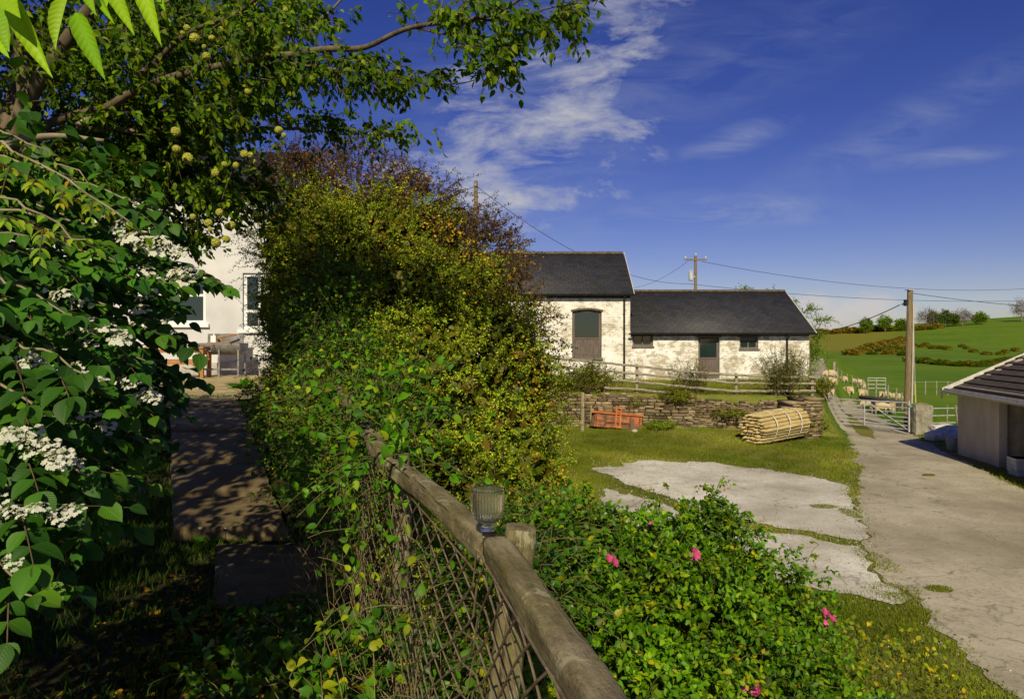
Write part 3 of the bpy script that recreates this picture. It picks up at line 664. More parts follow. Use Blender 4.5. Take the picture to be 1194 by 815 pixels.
# ================================================================== orange tractor transport box
M['orange'] = simple('orange_paint', (.42, .095, .022), (.60, .20, .06), 4, .6, .3, .005)
M['rust'] = simple('rusty_steel', (.075, .035, .018), (.17, .085, .04), 7, .85, .5, .01)
def rusty_orange():
    m, nt = newmat('orange_rusting'); f = noise(nt, 3.2, 6, .65, stretch=(1, 1, 1.6)); f2 = noise(nt, 12, 4, .6)
    c = mix(nt, f2, (.36, .085, .02), (.52, .17, .06)); c = mix(nt, ramp(nt, f, [(.44, (0, 0, 0)), (.51, (1, 1, 1))]), c, mix(nt, f2, (.09, .05, .03), (.20, .12, .07)))
    return finish(m, nt, c, .7, f2, .3, .005)
M['orust'] = rusty_orange()
p = G(721, 501); BX = empty('transport_box', p+Vector((0, .3, .06)), rz=-.10, label='rusty orange steel tractor box with a hitch frame standing on the grass', cat='transport box'); BX.rotation_euler = (0, .07, -.10)
mb = MB(); w2 = .96
mb.hexa([(-w2, -.30, 0), (w2, -.30, 0), (w2, .36, 0), (-w2, .36, 0), (-w2+.04, -.30, .56), (w2, -.30, .56), (w2, .36, .50), (-w2+.04, .36, .50)])
link('body', mb.mesh('body'), M['orust'], BX)
mb = MB()
for x in (-.52, .48): mb.box(x-.035, x+.035, -.345, -.303, -.02, .60)
mb.box(-.5, .46, -.34, -.303, .20, .25)
for x in (-.88, .86): mb.box(x-.02, x+.02, -.335, -.303, 0, .57)
link('stiffener', mb.mesh('stiffener'), M['rust'], BX)
mb = MB(); mb.hexa([(-w2-.12, -.37, .565), (w2+.05, -.37, .565), (w2+.05, .42, .55), (-w2-.12, .42, .55), (-w2-.12, -.37, .60), (w2+.05, -.37, .60), (w2+.05, .42, .585), (-w2-.12, .42, .585)]); link('lid', mb.mesh('lid'), M['orange'], BX)
mb = MB()
for x in (-.09, .09): mb.box(x-.035, x+.02, -.42, -.35, .06, .92+.05*(x > 0)*-1)
mb.box(-.15, .15, -.44, -.36, .03, .08); mb.box(-.06, .06, -.41, -.37, .66, .72)
link('hitch_frame', mb.mesh('hitch_frame'), M['orange'], BX)
mb = MB(); mb.hexa([(-w2-.18, -.28, .0), (-w2-.005, -.28, .0), (-w2-.005, .3, .0), (-w2-.18, .3, 0), (-w2-.10, -.28, .40), (-w2+.03, -.28, .53), (-w2+.03, .3, .50), (-w2-.10, .3, .40)]); link('end_plate', mb.mesh('end_plate'), M['rust'], BX)
for i, (px, py) in enumerate(((696, 499), (741, 505))):
    q = G(px, py); bm = bmesh.new(); bmesh.ops.create_icosphere(bm, subdivisions=2, radius=.11)
    for v in bm.verts: v.co = Vector((v.co.x*1.1, v.co.y, v.co.z*.8))*(1+.25*mnoise.noise(v.co*6+Vector((i, 0, 0))))
    me = bpy.data.meshes.new('stone'); bm.to_mesh(me); bm.free(); link('stone', me, simple('pale_stone', (.32, .30, .24), (.45, .42, .36), 9), loc=q+Vector((0, .12, .07)), label=['pale stone propping the left corner of the orange box', 'pale stone propping the right corner of the orange box'][i], cat='stone')
# ================================================================== strapped bundle of stakes
M['stake'] = simple('peeled_stake', (.34, .25, .10), (.56, .45, .21), 4, .8, .4, .006, stretch=(.7, 5, 5))
M['stake_end'] = simple('cut_stake_end', (.36, .24, .10), (.52, .37, .17), 8, .8)
p = G(905, 517.5); R_ = .62; ax = math.radians(27)
SB = empty('stake_bundle', p+Vector((.12, .40, .0)), rz=ax, label='strapped bundle of pale peeled fence stakes lying on the yard grass', cat='bundle of stakes')
cells = []; r = .072; row = 0; zz = -R_
while zz < R_:
    yy = -R_+(r if row % 2 else 0)
    while yy < R_:
        if math.hypot(yy, zz) < R_-.03: cells.append((yy, zz))
        yy += 2*r*.98
    zz += r*1.72; row += 1
for y_, z_ in cells[:99]:
    y_ = y_*1.06; z_ = z_*.93
    L0 = -1.18+random.uniform(-.07, .05); L1 = 1.18+random.uniform(-.06, .10); rr = random.uniform(.056, .074)
    mb = MB(); tz = random.uniform(-.02, .02); ty = random.uniform(-.02, .02)
    P0 = Vector((L0, y_+ty, z_+R_*.95+tz-.03)); P1 = Vector((L1, y_-ty, z_+R_*.95-tz+.14))
    d_ = (P0-P1).normalized(); mb.tube([P0+d_*.0, P0-d_*.14, P0.lerp(P1, .35)+Vector((0, random.uniform(-.01, .01), random.uniform(-.01, .01))), P0.lerp(P1, .7), P1], [rr*.45, rr*.95, rr, rr*1.02, rr*.97], 8)
    link('stake', mb.mesh('stake'), M['stake'], SB)
M['strap'] = simple('pale_strap', (.60, .60, .55), (.72, .72, .68), 5, .5)
for i, x in enumerate((-.62, .05, .66)):
    mb = MB(); n = 40; V = []; rb = R_+.005
    for k in range(n):
        a = 2*PI*k/n; b_ = (1+.02*math.sin(a*5+i))
        for xx, rr in ((x-.016, rb), (x+.016, rb), (x+.016, rb+.006), (x-.016, rb+.006)): V.append((xx+math.sin(a)*.05, math.cos(a)*rr*1.06*b_, math.sin(a)*rr*.95*b_+R_*.95+.085*(x+1.2)/1.2-.03))
    Fc = [(4*k+j, 4*((k+1) % n)+j, 4*((k+1) % n)+(j+1) % 4, 4*k+(j+1) % 4) for k in range(n) for j in range(4)]
    mb.add(V, Fc); link('strap', mb.mesh('strap'), M['strap'], SB)
# ================================================================== telegraph poles and wires
M['pole'] = simple('pole_wood', (.12, .085, .045), (.26, .20, .11), 6, .9, .5, .01, stretch=(4, 4, .4))
def pole(top, base_z, r0, r1, **k):
    x, y, z = top; t = empty('telegraph_pole', (x, y, base_z), **k)
    mb = MB(); n = 10; mb.tube([(0, 0, (z-base_z)*i/n) for i in range(n+1)], [r0+(r1-r0)*i/n for i in range(n+1)], 12); link('pole', mb.mesh('pole'), M['pole'], t); return t
t1 = P(555, 211, 42); PL1 = pole(t1, 1.6, .16, .115, label='telegraph pole rising behind the big flowering bush and tall barn', cat='telegraph pole')
mb = MB(); mb.tube([(-.02, -.12, t1.z-1.6-.35), (-.02, -.22, t1.z-1.6-.35), (-.02, -.22, t1.z-1.6-.22)], .03, 6); link('bracket', mb.mesh('bracket'), M['galv'], PL1)
t2 = P(811, 298.5, 60); PL2 = pole(t2, -.2, .15, .12, label='telegraph pole with a crossarm and transformer behind the low barn', cat='telegraph pole')
h2 = t2.z+.2
mb = MB(); mb.box(-1.0, .95, -.17, -.07, h2-.42, h2-.28); link('crossarm', mb.mesh('crossarm'), M['pole'], PL2)
for x in (-.92, 0, .87):
    mb = MB(); zz = h2-.28 if x else h2
    mb.tube([(x, -.12, zz), (x, -.12, zz+.06), (x, -.12, zz+.10), (x, -.12, zz+.20), (x, -.12, zz+.22)], [.02, .02, .055, .06, .03], 8); link('insulator', mb.mesh('insulator'), M['strap'], PL2)
mb = MB(); mb.tube([(-.42, -.1, h2-2.2), (-.42, -.1, h2-2.15), (-.42, -.1, h2-1.45), (-.42, -.1, h2-1.40)], [.18, .22, .22, .16], 12)
for x in (-.52, -.32): mb.tube([(x, -.1, h2-1.42), (x, -.1, h2-1.15)], .035, 6)
mb.box(-.25, -.1, -.14, -.06, h2-1.9, h2-1.8)
link('transformer', mb.mesh('transformer'), M['galv'], PL2)
t3 = P(1062.5, 338, 29); PL3 = pole((t3.x-.1, t3.y, t3.z), .05, .14, .115, label='tall leaning telegraph pole beside the field gate', cat='telegraph pole'); PL3.rotation_euler = (0, math.radians(1.3), 0)
PL3.location = (P(1057.5, 490, 29).x, 29, .05)
mb = MB(); mb.tube([(.10, -.15, 0), (.10, -.145, 3.0), (.09, -.12, 5.4)], .035, 6); link('conduit', mb.mesh('conduit'), simple('pale_conduit', (.42, .38, .30), (.55, .5, .4), 3), PL3)
mb = MB(); mb.box(-.24, -.12, -.08, .06, 5.35, 5.62); mb.tube([(-.2, 0, 5.5), (-.34, 0, 5.4)], .03, 6); link('junction_box', mb.mesh('junction_box'), M['black'], PL3)
mb = MB(); mb.box(-.15, .15, -.15, .15, 6.02, 6.05); link('cap', mb.mesh('cap'), M['galv'], PL3)
M['wire'] = simple('dark_wire', (.03, .03, .03), (.05, .05, .05), 2, .6)
def wire(a, b, sag, r, label, n=28, group='overhead wires', cat='wire', name='overhead_wire', m=None):
    a = Vector(a); b = Vector(b); mb = MB(); mb.tube([a.lerp(b, i/n)-Vector((0, 0, sag*4*(i/n)*(1-i/n))) for i in range(n+1)], r, 5)
    return mb.build(name, m or M['wire'], loc=tuple(a), label=label, cat=cat, group=group)
wire(t1-Vector((0, .2, .35)), P(803, 331, 59.8), 1.55, .018, 'overhead wire sagging from the pole behind the bush down past the tall barn')
wire(t1-Vector((0, .2, .35)), P(380, 262, 45), .6, .018, 'overhead wire running left from the pole behind the flowering bush')
wire(P(803, 331, 59.8), P(1420, 334, 75), 1.6, .02, 'lower power line running right from the transformer pole across the sky')
wire(P(818, 305, 59.8), P(1420, 296, 90), 3.6, .02, 'upper power line running right from the crossarm pole across the sky')
wire(P(735, 336, 78), P(803, 304, 60), .5, .015, 'thin wire climbing to the left end of the crossarm')
wire(PL3.location+Vector((-.3, 0, 5.4)), P(975, 384.5, 33), .08, .02, 'dark cable slanting down left from the leaning pole')
wire(P(1064, 342, 29), P(1420, 352, 36), .5, .012, 'wire running right from the leaning pole over the garage')
q = P(1068.5, 473, 29); ST = empty('stay_wire', (q.x, 29, .1), label='stay wire with a yellow guard to the right of the leaning pole', cat='stay wire')
mb = MB(); a_ = P(1065, 372, 29); mb.tube([(0, 0, 0), tuple(a_-ST.location)], .012, 5); link('cable', mb.mesh('cable'), M['galv'], ST)
mb = MB(); v_ = (a_-ST.location); mb.tube([tuple(v_*.03), tuple(v_*.42)], .028, 6); link('guard', mb.mesh('guard'), simple('yellow_guard', (.40, .40, .10), (.50, .48, .14), 3), ST)
# ================================================================== gate, pier, hurdle
gl = Vector((14.35, 31.0, .18)); gr_ = Vector((16.12, 27.5, .30)); GT = empty('field_gate', gr_, label='galvanised seven bar field gate closed across the farm track', cat='gate')
def gpnt(t, h): return gr_.lerp(gl, t)+Vector((0, 0, h))-gr_
for i, h in enumerate((.02, .17, .33, .50, .69, .89, 1.10)):
    mb = MB(); mb.tube([gpnt(.02, h), gpnt(.98, h)], .022 if i < 6 else .028, 8); link('bar', mb.mesh('bar'), M['galv'], GT)
mb = MB()
for t in (.0, 1.0): mb.tube([gpnt(t, -.08), gpnt(t, 1.18)], .032, 8)
mb.tube([gpnt(.5, .02)+Vector((-.03, -.02, 0)), gpnt(.5, 1.1)+Vector((-.03, -.02, 0))], .018, 6); link('upright', mb.mesh('upright'), M['galv'], GT)
mb = MB(); mb.tube([gpnt(.03, .06)+Vector((-.03, -.02, 0)), gpnt(.48, 1.06)+Vector((-.03, -.02, 0))], .018, 6); link('brace', mb.mesh('brace'), M['galv'], GT)
mb = MB(); mb.box(-.03, .10, -.05, .03, .93, 1.0); link('latch', mb.mesh('latch'), simple('green_rope', (.05, .25, .14), (.08, .36, .2), 3), GT)
def rough_block(sx, sy, sz, amp, cuts=5, seed=0):
    bm = bmesh.new(); bmesh.ops.create_cube(bm, size=1); bmesh.ops.subdivide_edges(bm, edges=bm.edges[:], cuts=cuts, use_grid_fill=True)
    for v in bm.verts:
        c = Vector((v.co.x*sx, v.co.y*sy, (v.co.z+.5)*sz)); q = v.co.copy(); e = sum(abs(x) > .49 for x in q)
        if e >= 2: c = c-Vector((q.x*.05, q.y*.05, q.z*.05 if q.z > 0 else 0))*.6
        v.co = c+Vector([mnoise.noise(c*5+Vector((seed+k*9, 0, 0))) for k in range(3)])*amp
    me = bpy.data.meshes.new('block'); bm.to_mesh(me); bm.free(); return me
M['pier'] = simple('lichened_concrete', (.16, .15, .11), (.34, .315, .25), 5, .95, .8, .03)
pr = empty('gate_pier', (16.78, 27.85, .0), label='square lichened concrete pier between the field gate and the hurdle', cat='gate pier')
link('pillar', rough_block(.74, .62, 1.30, .035), M['pier'], pr)
mb = MB(); bm = bmesh.new(); bmesh.ops.create_icosphere(bm, subdivisions=3, radius=1)
for v in bm.verts: c = v.co.copy(); v.co = Vector((c.x*.33, c.y*.27, 1.30+max(-.02, c.z*.07)*(1+.8*mnoise.noise(c*3))))
me = bpy.data.meshes.new('moss_cap'); bm.to_mesh(me); bm.free(); link('moss_cap', me, simple('moss', (.12, .12, .04), (.24, .20, .10), 14, .95, .8, .03), pr)
HD = empty('field_hurdle', (17.3, 28.0, .1), label='low grey rail hurdle between the concrete pier and the garage', cat='hurdle')
for h in (.14, .42, .72, 1.02):
    mb = MB(); mb.tube([(0, 0, h), (3.6, .5, h)], .022, 6); link('rail', mb.mesh('rail'), M['galv'], HD)
for x, lean in ((.02, -.05), (.75, .0), (1.25, .12), (2.4, 0), (3.6, 0)):
    mb = MB(); rough_log(mb, (x, .08, -.1), (x-lean*1.3, .1, 1.15), .035, .03, 6, 4); link('post', mb.mesh('post'), M['rail'], HD)
# ================================================================== rubble sacks and tub by the garage
M['sack'] = simple('white_sack', (.42, .40, .34), (.68, .66, .60), 5, .85, .8, .03)
for i, (px, py, dd, s, r) in enumerate(((1093, 509, 26.2, (.42, .34, .26), .3), (1108, 505, 26.5, (.45, .36, .30), -.2), (1100, 500, 26.6, (.46, .34, .20), .1), (1114, 511, 26.0, (.34, .30, .26), .6))):
    bm = bmesh.new(); bmesh.ops.create_icosphere(bm, subdivisions=4, radius=1)
    for v in bm.verts:
        c = v.co.copy(); k = 1+.22*mnoise.noise(c*1.6+Vector((i*5, 0, 0)))+.12*abs(mnoise.noise(c*4+Vector((i*3, 0, 0))))
        v.co = Vector((math.copysign(abs(c.x)**.75, c.x)*s[0], math.copysign(abs(c.y)**.75, c.y)*s[1], math.copysign(abs(c.z)**.8, c.z)*s[2]))*k
    me = bpy.data.meshes.new('sack'); bm.to_mesh(me); bm.free(); me.polygons.foreach_set('use_smooth', np.ones(len(me.polygons), bool))
    o = link('sack', me, M['sack'], loc=P(px, py, dd), label=['lowest left crumpled white sack in the heap against the garage corner', 'right upper crumpled white sack in the heap against the garage corner', 'topmost flat white sack on the heap against the garage corner', 'small white sack touching the garage wall at the heap\'s right end'][i], cat='sack', group='white sacks heaped by the garage'); o.rotation_euler = (0, 0, r)
for o_ in [o for o in COL.objects if o.name.startswith('sack')]: pass
mb = MB(); mb.tube([(0, 0, 0), (0, 0, .02), (0, 0, .42), (0, 0, .44)], [.14, .15, .21, .215], 20); q = G(1110, 525)
mb.build('tub', simple('pale_tub', (.30, .28, .24), (.42, .39, .33), 6), smooth=False, label='pale round tub on the ground in front of the white sacks', cat='tub').location = q
q = Vector((14.30, 19.1, 0)); bx = empty('crate', (q.x-.0, q.y, .25), rz=ang, label='small white crate against the garage at the right edge of the frame', cat='crate')
mb = MB()
for i in range(4): mb.box(-.2, .2, -.25, .25, .02+i*.10, .10+i*.10)
mb.box(-.18, .18, -.23, .23, -.25, .40); link('body', mb.mesh('body'), M['wgutter'], bx)
# ================================================================== sheep
def skin_body(verts, edges, radii, root=0, sub=2):
    me = bpy.data.meshes.new('sk'); me.from_pydata(verts, edges, []); o = bpy.data.objects.new('sk', me); COL.objects.link(o)
    m = o.modifiers.new('s', 'SKIN'); m.use_smooth_shade = True
    sv = me.skin_vertices[0].data
    for i, r in enumerate(radii): sv[i].radius = (r, r) if not isinstance(r, tuple) else r; sv[i].use_root = (i == root)
    s = o.modifiers.new('u', 'SUBSURF'); s.levels = sub; s.render_levels = sub
    dg = bpy.context.evaluated_depsgraph_get(); dg.update(); out = bpy.data.meshes.new_from_object(o.evaluated_get(dg))
    bpy.data.objects.remove(o); out.materials.clear(); return out
def sheep_mesh(graze):
    # x forward; back at 0.68
    V = [(-.02, 0, .50), (-.30, 0, .51), (-.43, 0, .50), (.22, 0, .50), (.36, 0, .50)]
    R = [.215, .205, .12, .195, .15]; E = [(0, 1), (1, 2), (0, 3), (3, 4)]
    if graze: V += [(.46, 0, .42), (.56, 0, .26), (.60, 0, .13), (.62, 0, .05)]
    else: V += [(.43, 0, .60), (.49, 0, .70), (.56, 0, .70), (.66, 0, .65)]
    R += [.115, .075, .065, .035]; E += [(4, 5), (5, 6), (6, 7), (7, 8)]
    for sx, st in ((.26, .03), (-.28, -.04)):
        for sy in (-1, 1):
            b = len(V); off = st*sy
            V += [(sx, sy*.11, .36), (sx+off*.5-.01, sy*.12, .22), (sx+off+(.02 if sx > 0 else -.03), sy*.12, .12), (sx+off, sy*.12, .015)]; R += [.075, .036, .026, .028]; E += [(3 if sx > 0 else 1, b), (b, b+1), (b+1, b+2), (b+2, b+3)]
    b = len(V); V += [(-.50, 0, .44), (-.53, 0, .32)]; R += [.05, .03]; E += [(2, b), (b, b+1)]
    hd = V[6]
    for sy in (-1, 1):
        b = len(V); V.append((hd[0]-.02, sy*.13, hd[2]+(.03 if not graze else .05))); R.append(.02); E.append((6, b))
    me = skin_body(V, E, R)
    for v in me.vertices:
        c = v.co
        if c.z > .3 and c.x < .45: n = Vector((c.x*.3, c.y, c.z-.5)).normalized(); v.co = c+n*.025*(1+mnoise.noise(c*14))
    me.materials.append(M['wool']); me.materials.append(M['shface'])
    for p_ in me.polygons:
        c = p_.center; dark = c.z < .26 or (c.x > .50 if graze else c.x > .52) ; p_.material_index = 1 if dark else 0
    return me
M['wool'] = simple('fleece', (.40, .33, .18), (.62, .52, .33), 9, .95, .9, .04)
M['shface'] = simple('sheep_face', (.22, .19, .14), (.34, .30, .23), 9, .9)
SHM = [sheep_mesh(True), sheep_mesh(False)]
sheep = [(964, 444, 0, 10, 1.05, 'sheep grazing side on beside the track next to the thick fence post, farthest left'), (967, 454, 1, 80, 1.05, 'sheep standing on the track behind the lowest left one'), (961.5, 465.5, 1, 95, 1.0, 'sheep on the track edge just behind the stone wall end'), (979, 448, 0, 110, 1.05, 'sheep with its tail to us on the grass right of the thick fence post'), (992, 448, 0, 60, .85, 'left one of two small sheep grazing close together near the wire fence'), (998.5, 449.5, 0, -20, .9, 'right one of two small sheep grazing close together near the wire fence'), (1002.5, 456, 1, 70, 1.0, 'sheep standing right beside the wire fence below the two small ones'), (985, 463.5, 0, 100, 1.25, 'largest woolly sheep grazing with its back to us in the middle of the verge'), (1003, 466, 0, 40, 1.15, 'sheep grazing left of the dark feed trough'), (1006.5, 477, 0, 10, .85, 'small sheep behind the middle of the gate'), (1024, 483, 0, -35, 1.1, 'sheep grazing behind the gate in front of the dark feed trough'), (1027, 467, 1, 30, 1.0, 'sheep standing behind the dark feed trough, seen over it'), (1041, 468, 1, 140, .9, 'sheep behind the right end of the feed trough')]
first = [None, None]
for px, py, g, deg, s, lab in sheep:
    q = G(px+3.5, py); k = 0 if g == 0 else 1
    if first[k] is None:
        o = bpy.data.objects.new('sheep', SHM[k]); COL.objects.link(o); first[k] = o
    else: o = first[k].copy(); COL.objects.link(o)
    sc_ = s*.84; o.location = q; o.scale = (sc_,)*3; o.rotation_euler = (0, 0, math.radians(deg)); tag(o, lab, 'sheep', 'sheep gathered by the farm track')
# feed trough and rack
q = G(1012, 466); q2 = G(1044, 474); q2 = P(1045, 470, 37.5); q = P(1008, 459, 41)
zt = 0.0; TR = empty('feed_trough', (q2.x-1, 38.5, .0), label='long dark feed trough standing among the sheep behind the gate', cat='trough')
a_ = Vector((q.x, q.y, .0))-TR.location; b_ = Vector((q2.x, q2.y, .0))-TR.location; dd = (b_-a_).normalized(); nn = Vector((-dd.y, dd.x, 0))
mb = MB(); mb.hexa([a_-nn*.2+Vector((0, 0, .15)), b_-nn*.2+Vector((0, 0, .15)), b_+nn*.2+Vector((0, 0, .15)), a_+nn*.2+Vector((0, 0, .15)), a_-nn*.4+Vector((0, 0, .55)), b_-nn*.4+Vector((0, 0, .55)), b_+nn*.4+Vector((0, 0, .55)), a_+nn*.4+Vector((0, 0, .55))]); link('basin', mb.mesh('basin'), simple('dark_trough', (.035, .03, .025), (.07, .06, .045), 4), TR)
mb = MB()
for t in (.08, .5, .92):
    c = a_.lerp(b_, t)
    for s in (-1, 1): mb.tube([c+nn*.3*s, c+nn*.25*s+Vector((0, 0, .35))], .03, 6)
link('leg', mb.mesh('leg'), M['rail'], TR)
q = G(1037, 484); RK = empty('hay_rack', q+Vector((0, .4, 0)), rz=.1, label='small timber hay rack with pale end panels behind the gate', cat='hay rack')
for x in (-.38, .38):
    mb = MB(); mb.box(x-.16, x+.16, -.02, .02, .18, .62); link('end_panel', mb.mesh('end_panel'), M['stake'], RK)
mb = MB(); mb.box(-.6, .6, -.05, .35, .64, .69); mb.box(-.6, .6, .30, .34, .2, .64); link('top_board', mb.mesh('top_board'), M['rail'], RK)
for x in (-.55, .55):
    for y in (0, .3):
        mb = MB(); mb.box(x-.03, x+.03, y-.03, y+.03, 0, .64); link('leg', mb.mesh('leg'), M['rail'], RK)
# field hurdle near sheep
a_ = P(1012, 452, 52); HB = empty('metal_hurdle', (a_.x, a_.y, 0), label='pale green metal hurdle standing beyond the sheep', cat='hurdle')
for h in (.2, .5, .8, 1.0):
    mb = MB(); mb.tube([(0, 0, h), (1.25, -.2, h)], .02, 5); link('bar', mb.mesh('bar'), M['galv'], HB)
mb = MB()
for x in (0, .62, 1.25): mb.tube([(x, -.16*x, 0), (x, -.16*x, 1.02)], .022, 5)
link('upright', mb.mesh('upright'), M['galv'], HB)
# wire field fence along the track
fp = [(972, 447, 1.15, .10), (977, 449, 1.0, .05), (981.5, 451, 1.0, .045), (988, 453, 1.0, .045), (994, 456, 1.0, .05), (1000, 459, 1.0, .045), (1006, 461.5, 1.0, .045), (1012, 464, 1.0, .045), (1021, 468, 1.0, .05), (1035, 473, 1.1, .05), (1045, 477, 1.05, .05), (1052, 482, 1.0, .05)]
g0 = G(1000, 459); FF = empty('wire_fence', g0, label='stake and wire fence running beside the track behind the sheep', cat='fence')
tops = []
for px, py, h, r in fp:
    q = G(px, py-4)-g0; mb = MB(); mb.tube([q-Vector((0, 0, .1)), q+Vector((random.uniform(-.04, .04), 0, h))], r, 7); link('post', mb.mesh('post'), M['rail'], FF); tops.append((q, h))
for fr in (.95, .65, .35):
    mb = MB(); mb.tube([q+Vector((0, -.05, h*fr*.98)) for q, h in tops], .007, 4); link('wire', mb.mesh('wire'), M['galv'], FF)
g0 = G(1120, 462); FG = empty('wire_fence', g0, label='distant stake fence crossing the pasture between the leaning pole and the garage', cat='fence'); tops = []
for px in range(1066, 1200, 13):
    q = G(px, 462+1.5*math.sin(px))-g0; mb = MB(); mb.tube([q-Vector((0, 0, .1)), q+Vector((0, 0, 1.0))], .045, 6); link('post', mb.mesh('post'), M['rail'], FG); tops.append(q)
mb = MB(); mb.tube([q+Vector((0, 0, .95)) for q in tops], .008, 4); link('wire', mb.mesh('wire'), M['galv'], FG)
# far little posts in the pasture
# ================================================================== foreground handrail with wire mesh and glass cup
def handrail_mat():
    m, nt = newmat('weathered_rail')
    f = noise(nt, 7.0, 8, .68, stretch=(3, 3, .8)); f2 = noise(nt, 22, 7, .7); f3 = noise(nt, 9, 5, .6); g = noise(nt, 2.2, 4, .55)
    c = ramp(nt, f, [(.30, (.07, .055, .030)), (.5, (.18, .15, .09)), (.68, (.32, .28, .18))])
    c = mix(nt, ramp(nt, g, [(.42, (0, 0, 0)), (.62, (.75, .75, .75))]), c, mix(nt, f2, (.085, .085, .018), (.22, .20, .055)))
    c = mix(nt, ramp(nt, f3, [(.56, (0, 0, 0)), (.60, (.75, .75, .75))]), c, (.33, .31, .20))
    cr = noise(nt, 6, 3, .5, stretch=(9, 9, .35)); c = mix(nt, ramp(nt, cr, [(.28, (.8, .8, .8)), (.36, (0, 0, 0))]), c, (.03, .022, .012))
    h = math_(nt, 'ADD', math_(nt, 'MULTIPLY', f, .8), math_(nt, 'ADD', math_(nt, 'MULTIPLY', f2, .35), math_(nt, 'MULTIPLY', ramp(nt, cr, [(.28, (0, 0, 0)), (.38, (1, 1, 1))]), .8)))
    return finish(m, nt, c, .9, h, 1.0, .02, 0, .15)
M['handrail'] = handrail_mat()
def hewn(a, b, rx, rz, parent, name, n=60, seg=28, flat=.35, taper=1.0, seed=0, bend=.012, label=None):
    """a hewn half-round pole from a to b, local z along it"""
    a = Vector(a); b = Vector(b); L = (b-a).length; V = []; Fc = []
    for i in range(n+1):
        t = i/n; k = 1+(taper-1)*t
        cx = bend*math.sin(t*PI*1.7+seed); cy = bend*math.sin(t*PI*2.3+seed*2)
        for j in range(seg):
            an = 2*PI*j/seg; x = math.cos(an); y = math.sin(an)
            x = math.copysign(abs(x)**.6, x); y = math.copysign(abs(y)**.6, y)
            q = Vector((x*1.6, y*1.6, t*L*4+seed*7)); r = 1+.10*mnoise.noise(q)+.06*mnoise.noise(Vector((x*2, y*2, t*L*22)))+.045*mnoise.noise(Vector((x*5, y*5, t*L*1.2+seed)))+.03*mnoise.noise(q*4)
            e = .93 if i in (0, n) else 1
            V.append(Vector((x*rx*r*k*e+cx, y*rz*r*k*e+cy, t*L)))
    for i in range(n):
        for j in range(seg): j2 = (j+1) % seg; Fc.append((i*seg+j, i*seg+j2, (i+1)*seg+j2, (i+1)*seg+j))
    Fc += [tuple(reversed(range(seg))), tuple(range(n*seg, (n+1)*seg))]
    me = bpy.data.meshes.new(name); me.from_pydata(V, [], Fc)
    me.polygons.foreach_set('use_smooth', np.array([len(f) == 4 for f in Fc]))
    zq = (b-a).normalized(); up = Vector((0, 0, 1)); 
    if abs(zq.z) > .9: up = Vector((0, 1, 0))
    xq = up.cross(zq).normalized(); yq = zq.cross(xq); q = Matrix((xq, yq, zq)).transposed().to_quaternion()
    return link(name, me, M['handrail'], parent, a-parent.location, q, label=label)
hr = Vector((-.06, 1.62, 2.35)); HR = empty('mesh_fence', hr, label='weathered pole handrail fence with rusty diamond wire mesh in the foreground', cat='fence')
RN0 = Vector((-.042, 1.66, 3.488)); RN1 = Vector((.30, .25, 3.47))
hewn(RN0, RN1, .035, .033, HR, 'rail', seed=1, bend=.003)
hewn(Vector((-.050, 1.672, 3.484)), Vector((-.52, 2.85, 3.485)), .035, .034, HR, 'rail', seed=2.3, bend=.004)
hewn(Vector((-.51, 2.80, 3.46)), Vector((-1.35, 5.3, 3.62)), .036, .038, HR, 'rail', seed=4, bend=.005)
hewn(Vector((-1.33, 5.2, 3.62)), Vector((-2.2, 7.8, 3.95)), .042, .042, HR, 'rail', seed=6, bend=.012)
hewn(Vector((-.125, 1.66, 2.2)), Vector((.020, 1.655, 3.540)), .038, .038, HR, 'post', n=50, seed=3, bend=.004)
for x, y, z in ((-.54, 2.95, 3.50), (-1.28, 5.25, 3.66), (-2.1, 7.7, 4.0)):
    hewn(Vector((x+.03, y, 2.2)), Vector((x+.06, y, z)), .04, .04, HR, 'post', n=30, seed=x*3)
M['rustwire'] = simple('rusty_wire', (.13, .095, .06), (.26, .20, .13), 30, .7, .4, .002, .3)
mb = MB(); xn = lambda y: -.115-.355*(y-1.66) if y > 1.66 else -.115-.235*(y-1.66)
def mpt(s, h):
    """s = distance along (y), h = height below the top edge"""
    y = s; zt = 3.495 if s < 1.62 else (3.435 if s < 3 else 3.435+.09*(s-3))
    bul = .018*math.sin(s*5+h*3)+.02*mnoise.noise(Vector((s*1.7, h*2.3, 0)))
    return Vector((xn(y)+bul*min(1, h*4)+.022-.07*h, y, zt-h))
S0, S1, HT = .80, 5.6, 1.08
for sgn, kk, pit in ((1, 3.2, .215), (-1, 1.15, .098)):
    s_ = S0-HT*kk
    while s_ < S1+HT*kk:
        pts = []; n = 30
        for i in range(n+1):
            h = HT*i/n; s = s_+((HT-h)*kk if sgn > 0 else h*kk)
            if S0 <= s <= S1: pts.append(mpt(s, h)-hr+Vector((.0022*sgn, 0, 0)))
        if len(pts) > 1: mb.tube(pts, .0025, 5, cap=False)
        s_ += pit
mb.tube([mpt(S0+(1.60-S0)*i/30, 0)-hr for i in range(31)], .0024, 5); mb.tube([mpt(1.64+(S1-1.64)*i/60, 0)-hr for i in range(61)], .0024, 5)
link('wire_mesh', mb.mesh('wire_mesh'), M['rustwire'], HR)
